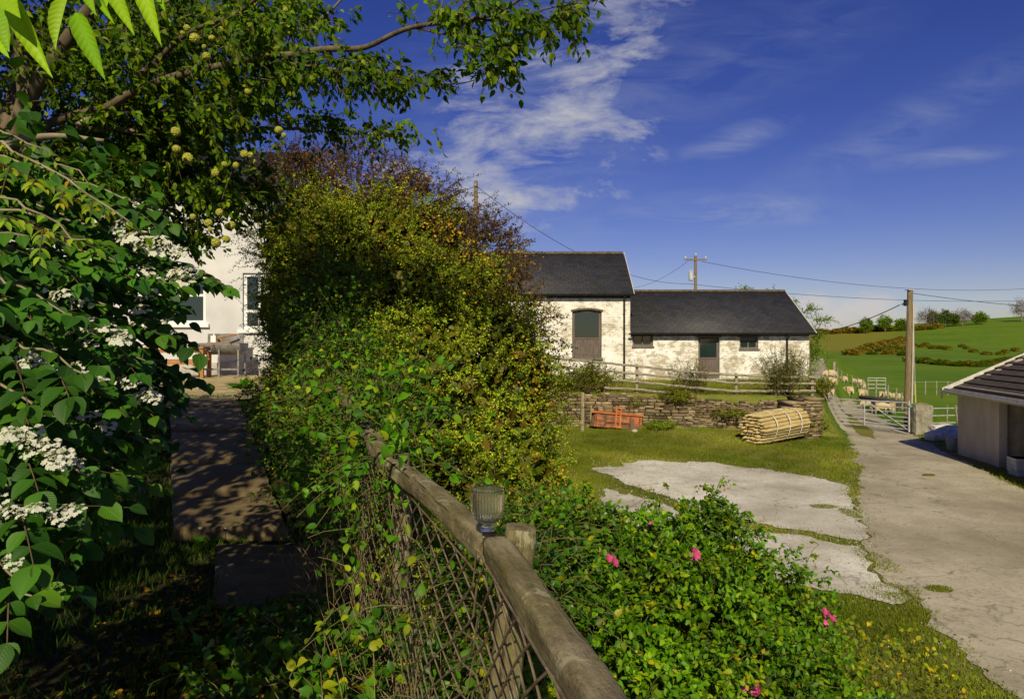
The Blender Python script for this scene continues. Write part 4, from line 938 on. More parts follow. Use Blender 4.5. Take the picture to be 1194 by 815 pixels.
# ribbed glass cup on the rail
cup = empty('glass_cup', (-.060, 1.665, 3.530), label='ribbed clear glass candle cup standing on the handrail', cat='glass cup')
V = []; Fc = []; seg = 256; S_ = 1.02
prof = [(.012, .0), (.017, .001), (.018, .006), (.012, .012), (.011, .016), (.020, .021), (.031, .027), (.0365, .037), (.039, .055), (.0395, .085), (.0395, .097), (.0390, .100), (.0365, .097), (.0362, .085), (.0357, .055), (.033, .039), (.027, .031), (.015, .027), (.0005, .0262)]
nr_ = len(prof)
for i, (r, z) in enumerate(prof):
    for j in range(seg):
        rib = (.0017*math.cos(32*2*PI*j/seg)) if 6 <= i <= 10 and .03 < z < .095 else 0
        a_ = 2*PI*j/seg; V.append(((r+rib)*S_*math.cos(a_), (r+rib)*S_*math.sin(a_), z*S_))
for i in range(nr_-1):
    for j in range(seg): j2 = (j+1) % seg; Fc.append((i*seg+j, i*seg+j2, (i+1)*seg+j2, (i+1)*seg+j))
Fc += [tuple(reversed(range(seg))), tuple(range((nr_-1)*seg, nr_*seg))]
me = bpy.data.meshes.new('bowl'); me.from_pydata(V, [], Fc); me.polygons.foreach_set('use_smooth', np.ones(len(me.polygons), bool))
gm, gnt = newmat('ribbed_glass'); gl_ = finish(gm, gnt, (.97, .94, .82), .03, transm=.98, ior=1.4, spec=.6)
link('bowl', me, gm, cup)
mb = MB(); mb.tube([(0, 0, .0285), (0, 0, .033)], .014, 24); link('candle_holder', mb.mesh('candle_holder'), M['galv'], cup)
# ================================================================== garden path
def slab_mat():
    m, nt = newmat('path_slab'); f = noise(nt, 3.2, 8, .68); f2 = noise(nt, 24, 6, .7); f3 = noise(nt, 5, 5, .6, stretch=(1, 3, 1))
    c = ramp(nt, f, [(.32, (.09, .066, .032)), (.65, (.19, .14, .07))]); c = mix(nt, ramp(nt, f2, [(.5, (0, 0, 0)), (.75, (.6, .6, .6))]), c, (.07, .06, .035))
    c = mix(nt, ramp(nt, f3, [(.6, (0, 0, 0)), (.72, (.7, .7, .7))]), c, (.05, .07, .02))
    return finish(m, nt, c, .9, math_(nt, 'ADD', f2, f), .7, .012, 0, .2)
M['pslab'] = slab_mat()
slabs = [(4.15, 5.32, 2.385, 250, 404, 251, 372, .01), (5.46, 6.28, 2.49, 203, 336, 200, 319, .06), (6.30, 7.18, 2.58, 200, 318, 200, 306, .11), (7.20, 8.38, 2.72, 200, 305, 200, 292, .15), (8.40, 9.78, 2.90, 200, 291, 196, 281, .12), (9.80, 10.62, 3.04, 196, 280, 193, 275, .03)]
for i, (ya, yb, z, l0, r0, l1, r1, rise) in enumerate(slabs):
    c = [((l0-CX)/F*ya, ya), ((r0-CX)/F*ya, ya), ((r1-CX)/F*yb, yb), ((l1-CX)/F*yb, yb)]
    bm = bmesh.new(); nx_, ny_ = 14, 10; th = .17; grid = {}
    for lv in (0, 1):
        for a_ in range(nx_+1):
            for b_ in range(ny_+1):
                u, v = a_/nx_, b_/ny_; x = (c[0][0]*(1-u)+c[1][0]*u)*(1-v)+(c[3][0]*(1-u)+c[2][0]*u)*v; y = ya*(1-v)+yb*v
                edge = a_ in (0, nx_) or b_ in (0, ny_); q = Vector((x, y, i)); ns = mnoise.noise(q*6)*.018 if edge else 0
                grid[lv, a_, b_] = bm.verts.new((x+ns, y+ns*.8, z+rise*v+mnoise.noise(q*2.5)*.008-(.010 if edge else 0)-lv*th))
    for a_ in range(nx_):
        for b_ in range(ny_): bm.faces.new([grid[0, a_, b_], grid[0, a_+1, b_], grid[0, a_+1, b_+1], grid[0, a_, b_+1]])
    ring = [(a_, 0) for a_ in range(nx_)]+[(nx_, b_) for b_ in range(ny_)]+[(a_, ny_) for a_ in range(nx_, 0, -1)]+[(0, b_) for b_ in range(ny_, 0, -1)]
    for k in range(len(ring)): p_, q_ = ring[k], ring[(k+1) % len(ring)]; bm.faces.new([grid[1, p_[0], p_[1]], grid[1, q_[0], q_[1]], grid[0, q_[0], q_[1]], grid[0, p_[0], p_[1]]])
    me = bpy.data.meshes.new('path'); bm.to_mesh(me); bm.free(); link('path', me, M['pslab'], kind='structure')
sheet('terrace', None, simple('terrace_paving', (.26, .20, .085), (.46, .37, .18), 3, .9, .5, .01), .045, .08, .3, raw=[(-4.2, 10.72), (-5.2, 16.44), (-11.5, 16.44), (-9.3, 10.68)])
# pebbles and petals on the path
for i, (px, py) in enumerate(((234, 609), (263, 609), (288, 596), (287, 556), (247, 566), (222, 582))):
    d = 790*(4-2.55)/(py-395); bm = bmesh.new(); bmesh.ops.create_icosphere(bm, subdivisions=2, radius=.012 if i else .018)
    for v in bm.verts: v.co.z *= .5; v.co *= 1+.4*mnoise.noise(v.co*60)
    me = bpy.data.meshes.new('pebble'); bm.to_mesh(me); bm.free()
    q = P(px, py, d); zt = [s for s in slabs if s[0] <= q.y <= s[1]]; 
    o = link('pebble', me, M['strap'], loc=(q.x, q.y, (zt[0][2] if zt else 2.5)+.006), label='small white pebble lying on the garden path slabs', cat='pebble', group='white pebbles on the path')
# ================================================================== garden bench and drum trough by the house
M['bench'] = simple('orange_brown_wood', (.26, .10, .025), (.42, .19, .055), 4, .6, .4, .004, stretch=(1, 5, 5))
zb_ = 3.12; BN = empty('garden_bench', (-7.45, 15.35, zb_), rz=.1, label='orange brown wooden bench in front of the farmhouse wall', cat='bench')
for i in range(4): mb = MB(); mb.box(-.7, .52, -.28+i*.13, -.18+i*.13, .38, .41); link('seat_slat', mb.mesh('seat_slat'), M['bench'], BN)
for x in (-.66, .50):
    for y in (-.26, .22):
        mb = MB(); mb.box(x-.035, x+.035, y-.035, y+.035, 0, .66 if y < 0 else .64); link('leg', mb.mesh('leg'), M['bench'], BN)
    mb = MB(); mb.box(x-.045, x+.045, -.32, .30, .66, .70); link('armrest', mb.mesh('armrest'), M['bench'], BN)
mb = MB(); mb.box(-.70, .54, -.31, -.275, .30, .375); mb.box(-.64, .48, .20, .23, .56, .64); link('frame', mb.mesh('frame'), M['bench'], BN)
mb = MB(); mb.hexa([(.30, -.29, .30), (.34, -.29, .30), (.34, -.25, .30), (.30, -.25, .30), (.47, -.29, .10), (.51, -.29, .10), (.51, -.25, .10), (.47, -.25, .10)]); link('brace', mb.mesh('brace'), M['bench'], BN)
M['dull'] = simple('dull_grey_steel', (.15, .15, .14), (.30, .29, .27), 7, .55, .3, .004, .4)
DT = empty('drum_trough', (-6.75, 15.75, 3.12), label='grey half drum trough on thin metal legs against the farmhouse', cat='trough')
mb = MB(); n = 16; V = []
for x in (-.46, .52):
    for k in range(n+1): a_ = PI+PI*k/n; V.append((x, math.cos(a_)*.27, .78+math.sin(a_)*.27))
Fc = [(k, k+1, n+1+k+1, n+1+k) for k in range(n)]+[tuple(range(n, -1, -1)), tuple(range(n+1, 2*n+2))]
mb.add(V, Fc); o = link('drum', mb.mesh('drum'), M['dull'], DT); s_ = o.modifiers.new('solid', 'SOLIDIFY'); s_.thickness = .012
mb = MB(); mb.box(-.44, .40, .26, .29, .76, 1.0); link('back_plate', mb.mesh('back_plate'), M['dull'], DT)
mb = MB(); mb.tube([(-.40, -.27, .74), (-.40, -.36, .72), (-.38, -.37, .60), (-.08, -.37, .60), (-.06, -.36, .72), (-.06, -.27, .74)], .012, 6); link('handle', mb.mesh('handle'), M['dull'], DT)
for x, y in ((-.42, -.2), (.05, -.25), (.47, -.2), (-.42, .2), (.47, .2)):
    mb = MB(); mb.box(x-.018, x+.018, y-.018, y+.018, 0, .64); link('leg', mb.mesh('leg'), M['dull'], DT)
mb = MB(); mb.box(-.42, .47, -.21, -.18, .16, .20); link('cross_bar', mb.mesh('cross_bar'), M['dull'], DT)
mb = MB(); mb.box(-.30, .22, -.1, .12, .76, .80)
mb.tube([(-.1, 0, .8), (-.1, 0, .9), (.3, .1, .98)], .02, 6); o = mb.build('tools', M['bench'], label='pile of brown wooden offcuts lying in the grey drum trough', cat='wood offcuts'); o.location = DT.location
mb = MB(); mb.box(-.06, .06, -.05, .05, 0, .15); mb.tube([(0, 0, .15), (0, 0, .19)], .02, 8); o = mb.build('carton', mwf, label='small white carton in the grey drum trough', cat='carton'); o.location = DT.location+Vector((-.22, .1, .80))
# ================================================================== vegetation helpers
def curves(base, dirs, L, S=5, droop=.25, wig=.06):
    """(N,S,3) gently drooping polylines"""
    n = len(base); d = unit(np.asarray(dirs)); t = np.linspace(0, 1, S)[None, :, None]; L = np.asarray(L).reshape(-1, 1, 1)
    w_ = rng.normal(size=(n, 1, 3))*wig
    return base[:, None, :]+L*(d[:, None, :]*t+w_*np.sin(t*PI*1.5)+np.array([0, 0, -1])*droop*t*t)
def twig_mesh(name, C, r0, r1=None, seg=3):
    n, S, _ = C.shape; r1 = r0*.4 if r1 is None else r1
    T = unit(np.gradient(C, axis=1)); ref = rdir(n)[:, None, :]; a = unit(np.cross(T, ref)+1e-6); b = np.cross(T, a)
    r = np.broadcast_to(np.asarray(r0).reshape(-1, 1, 1), (n, 1, 1))*(1+(r1/np.mean(r0)-1)*np.linspace(0, 1, S)[None, :, None])
    ang = 2*PI*np.arange(seg)/seg
    V = C[:, :, None, :]+r[:, :, None, :]*(np.cos(ang)[None, None, :, None]*a[:, :, None, :]+np.sin(ang)[None, None, :, None]*b[:, :, None, :])
    idx = np.arange(n*S*seg).reshape(n, S, seg); k2 = np.roll(np.arange(seg), -1)
    F_ = np.stack([idx[:, :-1, :], idx[:, :-1][:, :, k2], idx[:, 1:][:, :, k2], idx[:, 1:, :]], -1).reshape(-1, 4)
    return npmesh(name, V.reshape(-1, 3), F_)
def leaves_on(C, K, size, spread=1.0, t0=.15, jit=.02, up=.5, svar=.35, flat=0.0):
    """leaves spread along every curve; returns pos, axis, normal, size, rnd"""
    n, S, _ = C.shape; t = t0+(1-t0)*(np.arange(K)[None]+rng.random((n, K))*.8)/K; t = np.clip(t, 0, .999); f = t*(S-1); i = f.astype(int); fr = (f-i)[..., None]
    ar = np.arange(n)[:, None]; p = C[ar, i]*(1-fr)+C[ar, i+1]*fr; tan = unit(C[ar, i+1]-C[ar, i])
    side = unit(np.cross(tan, rng.normal(size=(n, 1, 3))*(1-flat)+np.array([0, 0, 1.0])*(flat+.01)+rng.normal(size=(n, K, 3))*(.8*(1-flat))))
    sg = np.where(np.arange(K)[None, :, None] % 2 == 0, 1, -1)
    ax_ = unit(tan*.6+side*sg*spread+rng.normal(size=p.shape)*.18)
    nr = unit(np.array([0, -.25, 1.0])*up+rng.normal(size=p.shape)*.55+.0)
    sz = size*(1-svar/2+svar*rng.random((n, K)))
    p = p+rng.normal(size=p.shape)*jit
    return p.reshape(-1, 3), ax_.reshape(-1, 3), nr.reshape(-1, 3), sz.ravel(), rng.random(n*K)
def fol(name, tmpl, L, m, parent, width=None, off=None, smooth=False, **k):
    p, a, n, s, r = L; o = Vector((0, 0, 0)) if parent is None and off is None else (parent.location if parent is not None else Vector(off))
    T = tmpl[0]; TF = tmpl[1]; uv = tmpl[2] if len(tmpl) > 2 else None
    me = scatter(name, T, TF, p-np.array(o), a, n, s, r, uv, width, smooth)
    return link(name, me, m, parent, None if parent is not None else o, **k)
def cat(*Ls): return tuple(np.concatenate([l[i] for l in Ls]) for i in range(5))
def stems(name, C, r, m, parent, r1=None, seg=4):
    return link(name, twig_mesh(name, C-np.array(parent.location), r, r1, seg), m, parent)
def pxb(l): return [(*P(x, y, d), r) if not isinstance(r, tuple) else (*P(x, y, d), *r) for x, y, d, r in l]
L5 = leaf_template(4, .34, .15, .10); L8 = leaf_template(7, .33, .22, .10); LB = leaf_template(8, .30, .28, .09, serr=.10)
M['bark'] = simple('grey_bark', (.055, .042, .025), (.16, .125, .075), 7, .9, .7, .01, stretch=(2, 2, .6))
M['palebark'] = simple('pale_bark', (.15, .12, .075), (.30, .26, .17), 9, .9, .6, .01)
M['twig'] = simple('brown_twig', (.06, .038, .02), (.13, .085, .045), 5, .85)
M['twiggreen'] = simple('green_stem', (.06, .08, .02), (.14, .12, .04), 5, .7)
# ================================================================== the big hedge bush
HB_ = [(380, 300, 7.5, (.78, .9, .86)), (450, 325, 6.9, (1.02, .9, .90)), (512, 392, 6.0, (.84, .8, .80)), (540, 470, 5.4, (.78, .75, .85)), (410, 420, 6.6, (.78, .8, 1.0)), (470, 500, 5.6, (.85, .7, .9)), (585, 545, 4.9, (.46, .6, .50)), (355, 370, 8.0, (.50, .7, .9)), (600, 590, 4.6, (.40, .5, .42)), (530, 600, 4.3, (.5, .5, .5)), (355, 470, 7.4, (.42, .6, .6)), (565, 625, 3.9, (.30, .4, .3))]
hb = pxb(HB_); hroot = Vector((-1.0, 5.9, 2.0))
HG = empty('hedge_bush', hroot, label='huge rounded olive green small leaved bush overgrowing the middle of the fence', cat='bush')
pts, nr = blob_pts(hb, 6800, .30, .13, .25, .9)
ok = pts[:, 2] > H(pts[:, 0], pts[:, 1])-.05; pts, nr = pts[ok], nr[ok]
dr = nr*.7+np.array([0, 0, .55])+rng.normal(size=nr.shape)*.40
C = curves(pts-unit(dr)*.12, dr, .17+.20*rng.random(len(pts)), 5, .35, .07)
Lf = leaves_on(C, 34, .021, 1.0, .1, .006, .6)
m_h = leafmat('hedge_leaf', [(0, (.045, .085, .010)), (.35, (.085, .125, .018)), (.7, (.14, .16, .030)), (.95, (.23, .21, .05)), (1, (.18, .12, .03))], .25, .5, .35, 1.6, .6, 1.35, gain=(2.3, 2.45, .7))
fol('foliage', L_DIA, Lf, m_h, HG, width=np.full(len(Lf[0]), .95))
stems('twig', C[::3], .0028, M['twig'], HG, .0012, 3)
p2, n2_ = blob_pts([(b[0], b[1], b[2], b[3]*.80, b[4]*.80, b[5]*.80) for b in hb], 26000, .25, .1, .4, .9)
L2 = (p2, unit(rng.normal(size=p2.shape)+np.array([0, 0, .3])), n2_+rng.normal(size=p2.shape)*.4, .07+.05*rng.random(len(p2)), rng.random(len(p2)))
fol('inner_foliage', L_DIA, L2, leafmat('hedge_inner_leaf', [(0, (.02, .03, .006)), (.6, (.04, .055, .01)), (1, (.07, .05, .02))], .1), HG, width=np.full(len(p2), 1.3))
b0 = np.array([[-.95, 5.9, 2.0]])+rng.normal(size=(26, 3))*np.array([.25, .6, .1]); 
C = curves(b0, rng.normal(size=(26, 3))*.12+np.array([0, .2, 1]), 1.2+.6*rng.random(26), 8, .1, .03); stems('stem', C, .028, M['bark'], HG, .008, 6)
# longer wispy shoots sticking out of the outline
ps, ns = blob_pts(hb, 520, .1, .1, .2, .95); ok = ps[:, 2] > 3.2; ps, ns = ps[ok], ns[ok]
dr = ns*.8+np.array([0, 0, .5])+rng.normal(size=ns.shape)*.3; C = curves(ps-unit(dr)*.1, dr, .28+.25*rng.random(len(ps)), 6, .3, .08)
stems('shoot', C, .0025, M['twig'], HG, .001, 3)
fol('shoot_leaf', L_DIA, leaves_on(C, 26, .020, 1., .15, .004), m_h, HG)
# ---- barberry over its top right, purple brown leaves and orange flowers
BB_ = [(350, 218, 7.7, (.50, .45, .42)), (415, 222, 7.4, (.6, .45, .45)), (485, 262, 7.0, (.55, .45, .50)), (540, 305, 6.6, (.45, .45, .45)), (590, 375, 6.1, (.30, .4, .48)), (612, 440, 5.7, (.17, .3, .36)), (575, 295, 6.5, (.24, .3, .22))]
bb = pxb(BB_); BBR = empty('barberry_bush', Vector((-1.1, 6.6, 2.2)), label='barberry with purple brown leaves and orange blossom along the top of the big bush', cat='bush')
pts, nr = blob_pts(bb, 2300, .35, .22, .25, .9); dr = nr*.8+np.array([.25, 0, .45])+rng.normal(size=nr.shape)*.45
C = curves(pts-unit(dr)*.1, dr, .20+.28*rng.random(len(pts)), 6, .30, .10); Lf = leaves_on(C, 26, .024, 1.0, .1, .006, .5)
m_b = leafmat('barberry_leaf', [(0, (.035, .012, .010)), (.45, (.085, .032, .028)), (.8, (.13, .065, .035)), (1, (.10, .095, .03))], .25, .45, .4, 1.6, .7, 1.3, gain=(1.3, 1.45, .9))
fol('foliage', L_DIA, Lf, m_b, BBR); stems('twig', C, .003, M['twig'], BBR, .0012, 3)
b0 = np.array([[-1.1, 6.6, 2.2]])+rng.normal(size=(12, 3))*np.array([.5, .5, .1]); tg = np.array([b[:3] for b in bb])[rng.integers(0, len(bb), 12)]
C = b0[:, None, :]+(tg-b0)[:, None, :]*np.linspace(0, 1, 8)[None, :, None]+rng.normal(size=(12, 8, 3))*.03; stems('stem', C, .02, M['bark'], BBR, .006, 6)
fb = pxb([(365, 215, 7.4, (.55, .3, .30)), (455, 240, 6.8, (.5, .3, .28)), (500, 290, 6.2, (.45, .3, .3)), (565, 350, 5.6, (.3, .3, .35)), (605, 430, 5.3, (.18, .3, .40)), (600, 300, 6.3, (.14, .2, .14)), (615, 500, 5.0, (.14, .3, .35)), (640, 560, 4.6, (.06, .2, .15))])
wts = [0]*0; pts, nr = blob_pts(fb, 1700, .12, .3, .0, .3)
# flowers sit in little bunches
cl = pts[rng.integers(0, 260, 1700)]+rng.normal(size=(1700, 3))*.05+np.array([0, -.03, .02])
L2 = (cl, unit(rng.normal(size=cl.shape)), nr, .018+.012*rng.random(1700), rng.random(1700))
fol('blossom', ([(0, 0, 0), (.45, .5, .25), (0, 1, .1), (-.45, .5, .25), (.2, .3, -.4), (-.3, .6, -.35)], np.array([(0, 1, 2), (0, 2, 3), (0, 4, 2), (1, 5, 3)])), L2, leafmat('orange_blossom', [(0, (.42, .26, .012)), (.6, (.58, .40, .02)), (1, (.64, .50, .04))], .25, gain=(1, 1, 1)), BBR)
# ================================================================== brambles and ivy along the fence
def bramble(name, blobs, n, size, m, root, label, catn='bramble', K=5, long=.3, stemm='twiggreen', back=.3, up=.7):
    R = empty(name, root, label=label, cat=catn); pts, nr = blob_pts(pxb(blobs), n, .5, .2, back, .75)
    ok = pts[:, 2] > H(pts[:, 0], pts[:, 1]); pts, nr = pts[ok], nr[ok]
    dr = nr*.8+np.array([0, -.1, .5])+rng.normal(size=nr.shape)*.5
    C = curves(pts, dr, long*(.6+.8*rng.random(len(pts))), 6, .45, .1); stems('stem', C, .0028, M[stemm], R, .0014, 4)
    fol('foliage', L8, leaves_on(C, K, size, 1.0, .15, .008, up), m, R, smooth=True); return R
m_br = leafmat('bramble_leaf', [(0, (.018, .060, .010)), (.4, (.03, .10, .012)), (.8, (.055, .15, .015)), (1, (.14, .17, .02))], .3, .45, .4, 2.2, .65, 1.25)
m_iv = leafmat('ivy_leaf', [(0, (.012, .040, .008)), (.5, (.022, .070, .012)), (.85, (.045, .11, .016)), (1, (.15, .14, .02))], .25, .35, .5, 2.2, .6, 1.3)
bramble('bramble', [(400, 360, 5.7, .34), (370, 400, 6.3, .28), (415, 430, 5.2, .30), (385, 470, 5.6, .30), (445, 480, 4.6, .22), (365, 460, 6.6, .28)], 1500, .034, m_br, Vector((-1.4, 5.2, 2.3)), 'bright green bramble scrambling over the dark side of the big bush')
bramble('bramble', [(448, 535, 2.75, .10), (455, 480, 3.6, .20), (420, 510, 3.7, .26), (400, 560, 3.8, .24), (370, 500, 4.6, .25), (480, 520, 3.1, .12)], 300, .048, m_br, Vector((-.8, 3.8, 2.35)), 'leafy bramble arching over the far end of the handrail')
bramble('bramble', [(640, 640, 3.5, .18), (560, 660, 3.0, .18), (600, 690, 2.8, .2)], 300, .034, m_iv, Vector((-.05, 3.3, 2.0)), 'dark low bramble behind the glass cup and handrail')
bramble('bramble', [(440, 600, 2.6, (.06, .35, .15)), (500, 660, 2.05, (.05, .3, .13)), (430, 680, 2.6, (.06, .3, .22)), (520, 770, 1.9, (.05, .25, .12)), (470, 740, 2.2, (.05, .3, .16))], 42, .034, leafmat('climber_leaf', [(0, (.03, .09, .012)), (.5, (.06, .15, .016)), (1, (.20, .24, .02))], .4, .4, .4), Vector((-.35, 2.4, 2.35)), 'thin climbing shoots threaded through the rusty wire mesh', 'climber', 3, .16)
bramble('ivy', [(365, 520, 6.0, (.20, .6, .3)), (390, 560, 5.2, (.16, .5, .28)), (412, 610, 4.5, (.11, .4, .24)), (424, 680, 3.8, (.09, .35, .18)), (340, 480, 7.4, (.24, .7, .22)), (312, 460, 8.8, (.22, .6, .14))], 900, .034, m_iv, Vector((-1.6, 5.2, 2.4)), 'dark ivy and weeds spilling onto the right edge of the path', 'ivy', 5, .2)
bramble('ivy', [(440, 790, 2.6, (.30, .3, .10)), (340, 790, 2.9, (.4, .3, .09)), (380, 745, 3.3, (.35, .3, .10)), (300, 735, 3.6, (.2, .3, .06))], 330, .055, m_iv, Vector((-.85, 2.9, 2.35)), 'dark broad leaved ivy creeping on the shaded ground below the mesh fence', 'ivy', 5, .16)
# dead straw at the foot of the mesh
n = 480; yy = 1.5+3.2*rng.random(n); xx = fence_x(yy)-.10+rng.normal(size=n)*.09; b = np.stack([xx, yy, H(xx, yy)-.02], 1)
C = curves(b, rng.normal(size=(n, 3))*.28+np.array([0, 0, 1]), .25+.6*rng.random(n), 6, .2, .08)
o = link('dead_stalks', twig_mesh('dead_stalks', C-np.array([-.35, 2.6, 2.35]), .0022, .0012), simple('straw', (.16, .11, .05), (.34, .25, .12), 6, .8), None, (-.35, 2.6, 2.35), kind='stuff', label='dry straw coloured stalks standing at the foot of the mesh fence', cat='dead stalks')
# ================================================================== rose bush
RB = [(826, 668, 4.1, (.34, .35, .36)), (830, 622, 4.15, (.15, .2, .18)), (700, 675, 3.7, (.46, .5, .40)), (885, 730, 4.2, (.40, .45, .40)), (800, 780, 3.5, (.56, .5, .55)), (905, 825, 3.6, (.42, .4, .42)), (668, 760, 3.2, (.34, .4, .42)), (640, 650, 3.9, (.30, .35, .30)), (760, 700, 3.8, (.4, .4, .4)), (740, 860, 3.0, (.5, .4, .5)), (965, 850, 3.8, (.28, .3, .26)), (870, 900, 3.4, (.6, .5, .5))]
rb = pxb(RB); RS = empty('rose_bush', Vector((.95, 3.9, 1.0)), label='dense green wild rose bush with a few pink flowers below the handrail', cat='rose bush')
pts, nr = blob_pts(rb, 6400, .42, .20, .25, .8); dr = nr*.8+np.array([0, -.05, .45])+rng.normal(size=nr.shape)*.45
C = curves(pts, dr, .085+.05*rng.random(len(pts)), 5, .45, .06); Lf = leaves_on(C, 7, .033, 1.0, .2, .002, .9, .3)
m_r = leafmat('rose_leaf', [(0, (.020, .060, .006)), (.45, (.040, .105, .008)), (.85, (.07, .145, .010)), (.985, (.11, .17, .014)), (1, (.20, .15, .02))], .28, .38, .45, 2.4, .6, 1.3)
fol('foliage', L5, Lf, m_r, RS, smooth=True, width=np.full(len(Lf[0]), .9)); stems('leaf_stalk', C, .0016, M['twiggreen'], RS, .001, 3)
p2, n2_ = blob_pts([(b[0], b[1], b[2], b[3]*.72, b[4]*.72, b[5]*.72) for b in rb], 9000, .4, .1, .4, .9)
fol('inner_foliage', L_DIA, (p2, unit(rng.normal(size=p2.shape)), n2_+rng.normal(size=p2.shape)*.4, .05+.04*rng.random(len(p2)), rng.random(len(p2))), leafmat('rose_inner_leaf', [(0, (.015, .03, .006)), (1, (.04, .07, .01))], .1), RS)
ps, ns = blob_pts(rb, 190, .1, .1, .2, .9); dr = ns*.5+np.array([0, -.05, .8])+rng.normal(size=ns.shape)*.25; Cc = curves(ps-unit(dr)*.1, dr, .20+.25*rng.random(len(ps)), 7, .35, .06); stems('cane', Cc, .0024, M['twiggreen'], RS, .0012, 4)
kk = np.repeat(np.arange(len(Cc)), 6); ii = np.tile(np.arange(1, 7), len(Cc)); bp = Cc[kk, ii]; C2 = curves(bp, rng.normal(size=bp.shape)*.8+np.array([0, 0, .3]), .05+.03*rng.random(len(bp)), 5, .5, .05)
fol('cane_foliage', L5, leaves_on(C2, 6, .027, 1.0, .2, .002, .9, .3), leafmat('rose_new_leaf', [(0, (.05, .12, .008)), (.6, (.09, .16, .010)), (1, (.20, .16, .03))], .35), RS, smooth=True)
n = 130; tg = p2[rng.integers(0, len(p2), n)]; b0 = np.stack([tg[:, 0]*.75+.2, tg[:, 1]*.85+.6, np.zeros(n)], 1); b0[:, 2] = H(b0[:, 0], b0[:, 1])-.05
C = b0[:, None]+(tg-b0)[:, None]*np.linspace(0, 1, 9)[None, :, None]+rng.normal(size=(n, 9, 3))*.012; stems('stem', C, .008, M['twig'], RS, .004, 5)
# pink roses
M['pink'] = leafmat('pink_petal', [(0, (.60, .05, .22)), (1, (.80, .16, .42))], .3, .5, gain=(1, 1, 1))
def petals(n_, r, cup_=.3, rings=1):
    V = []; Fc = []
    for q in range(rings):
        for i in range(n_):
            a = 2*PI*(i+q*.5)/n_; ca, sa = math.cos(a), math.sin(a); k = len(V); rr = r*(1-.3*q)
            for u, v_, z in ((0, 0, 0), (.5, -.42, .12), (.5, 0, .02), (.5, .42, .12), (1, -.32, cup_), (1.03, 0, cup_*.8), (1, .32, cup_)):
                V.append(((u*ca-v_*sa)*rr, (u*sa+v_*ca)*rr, z*rr+q*.004))
            Fc += [(k, k+1, k+2), (k, k+2, k+3), (k+1, k+4, k+5, k+2), (k+2, k+5, k+6, k+3)]
    return V, Fc
V, Fc = petals(5, .034, .35, 2); me = bpy.data.meshes.new('flower'); me.from_pydata(V, [], Fc); a = me.attributes.new('rnd', 'FLOAT', 'FACE'); a.data.foreach_set('value', rng.random(len(Fc)).astype(np.float32)); me.materials.append(M['pink'])
for px, py, d, s in ((810, 646, 3.62, 1.0), (803, 649, 3.60, .8), (716, 655, 3.2, .7), (710, 651, 3.22, .6), (962, 715, 3.95, .9), (969, 720, 3.93, .9), (965, 724, 3.95, .7), (883, 805, 3.1, .8), (868, 802, 3.15, .5), (760, 610, 3.8, .5)):
    o = bpy.data.objects.new('flower', me); COL.objects.link(o); o.parent = RS; o.location = P(px, py, d-.12)-RS.location; o.scale = (s,)*3; o.rotation_euler = (math.radians(random.uniform(35, 75)), random.uniform(-.4, .4), random.uniform(-1, 1))
# small yellow green weed bush at its right foot
bramble('weed_bush', [(1010, 790, 4.9, (.28, .3, .22)), (1050, 780, 5.2, (.25, .3, .16)), (1085, 810, 5.0, (.2, .3, .14))], 200, .04, leafmat('weed_leaf', [(0, (.06, .10, .012)), (.7, (.12, .16, .018)), (1, (.30, .22, .02))], .3), Vector((2.9, 5.0, .9)), 'small yellowish weedy shrub at the right foot of the rose bush', 'shrub')
# ================================================================== white flowered viburnum on the left
VB = empty('viburnum_shrub', Vector((-2.3, 2.3, 2.35)), label='large tiered shrub with ribbed green leaves and flat white flower clusters at the left', cat='shrub')
tiers = [((-90, 150, 1.9), (150, 258, 1.75), 1), ((-110, 215, 1.7), (100, 285, 1.6), 1), ((-60, 175, 2.2), (205, 262, 2.3), 0), ((-20, 240, 2.2), (262, 330, 2.35), 0), ((-80, 270, 1.9), (190, 330, 2.0), 0), ((-60, 320, 2.0), (222, 398, 2.2), 0), ((-120, 320, 1.6), (90, 372, 1.6), 0),
 ((-90, 345, 1.8), (165, 420, 1.85), 0), ((-60, 370, 2.2), (225, 440, 2.4), 0), ((-130, 390, 1.5), (100, 440, 1.5), 0), ((-90, 400, 1.8), (195, 478, 1.95), 0), ((-60, 430, 2.2), (205, 455, 2.4), 0), ((-130, 440, 1.5), (90, 500, 1.5), 0), ((-90, 455, 1.8), (175, 510, 1.9), 0), ((-130, 490, 1.45), (95, 555, 1.45), 0), ((-90, 500, 1.75), (155, 560, 1.8), 0), ((-140, 560, 1.4), (85, 600, 1.4), 0), ((-90, 560, 1.8), (130, 615, 1.8), 0), ((-140, 640, 1.4), (45, 695, 1.35), 0), ((-40, 300, 2.6), (215, 360, 2.7), 0), ((-40, 400, 2.6), (205, 430, 2.7), 0), ((-60, 500, 2.3), (150, 540, 2.4), 0), ((-100, 120, 2.4), (120, 225, 2.4), 1), ((-100, 200, 2.4), (170, 300, 2.5), 0),
 ((-350, 380, 1.5), (-100, 330, 1.5), 0), ((-350, 480, 1.6), (-80, 480, 1.5), 0), ((-350, 300, 1.6), (-120, 230, 1.7), 0), ((-350, 560, 1.6), (-110, 600, 1.5), 0)]
root = np.array([-2.3, 2.3, 2.35]); LP = []; LPy = []; TW = []; MAIN = []
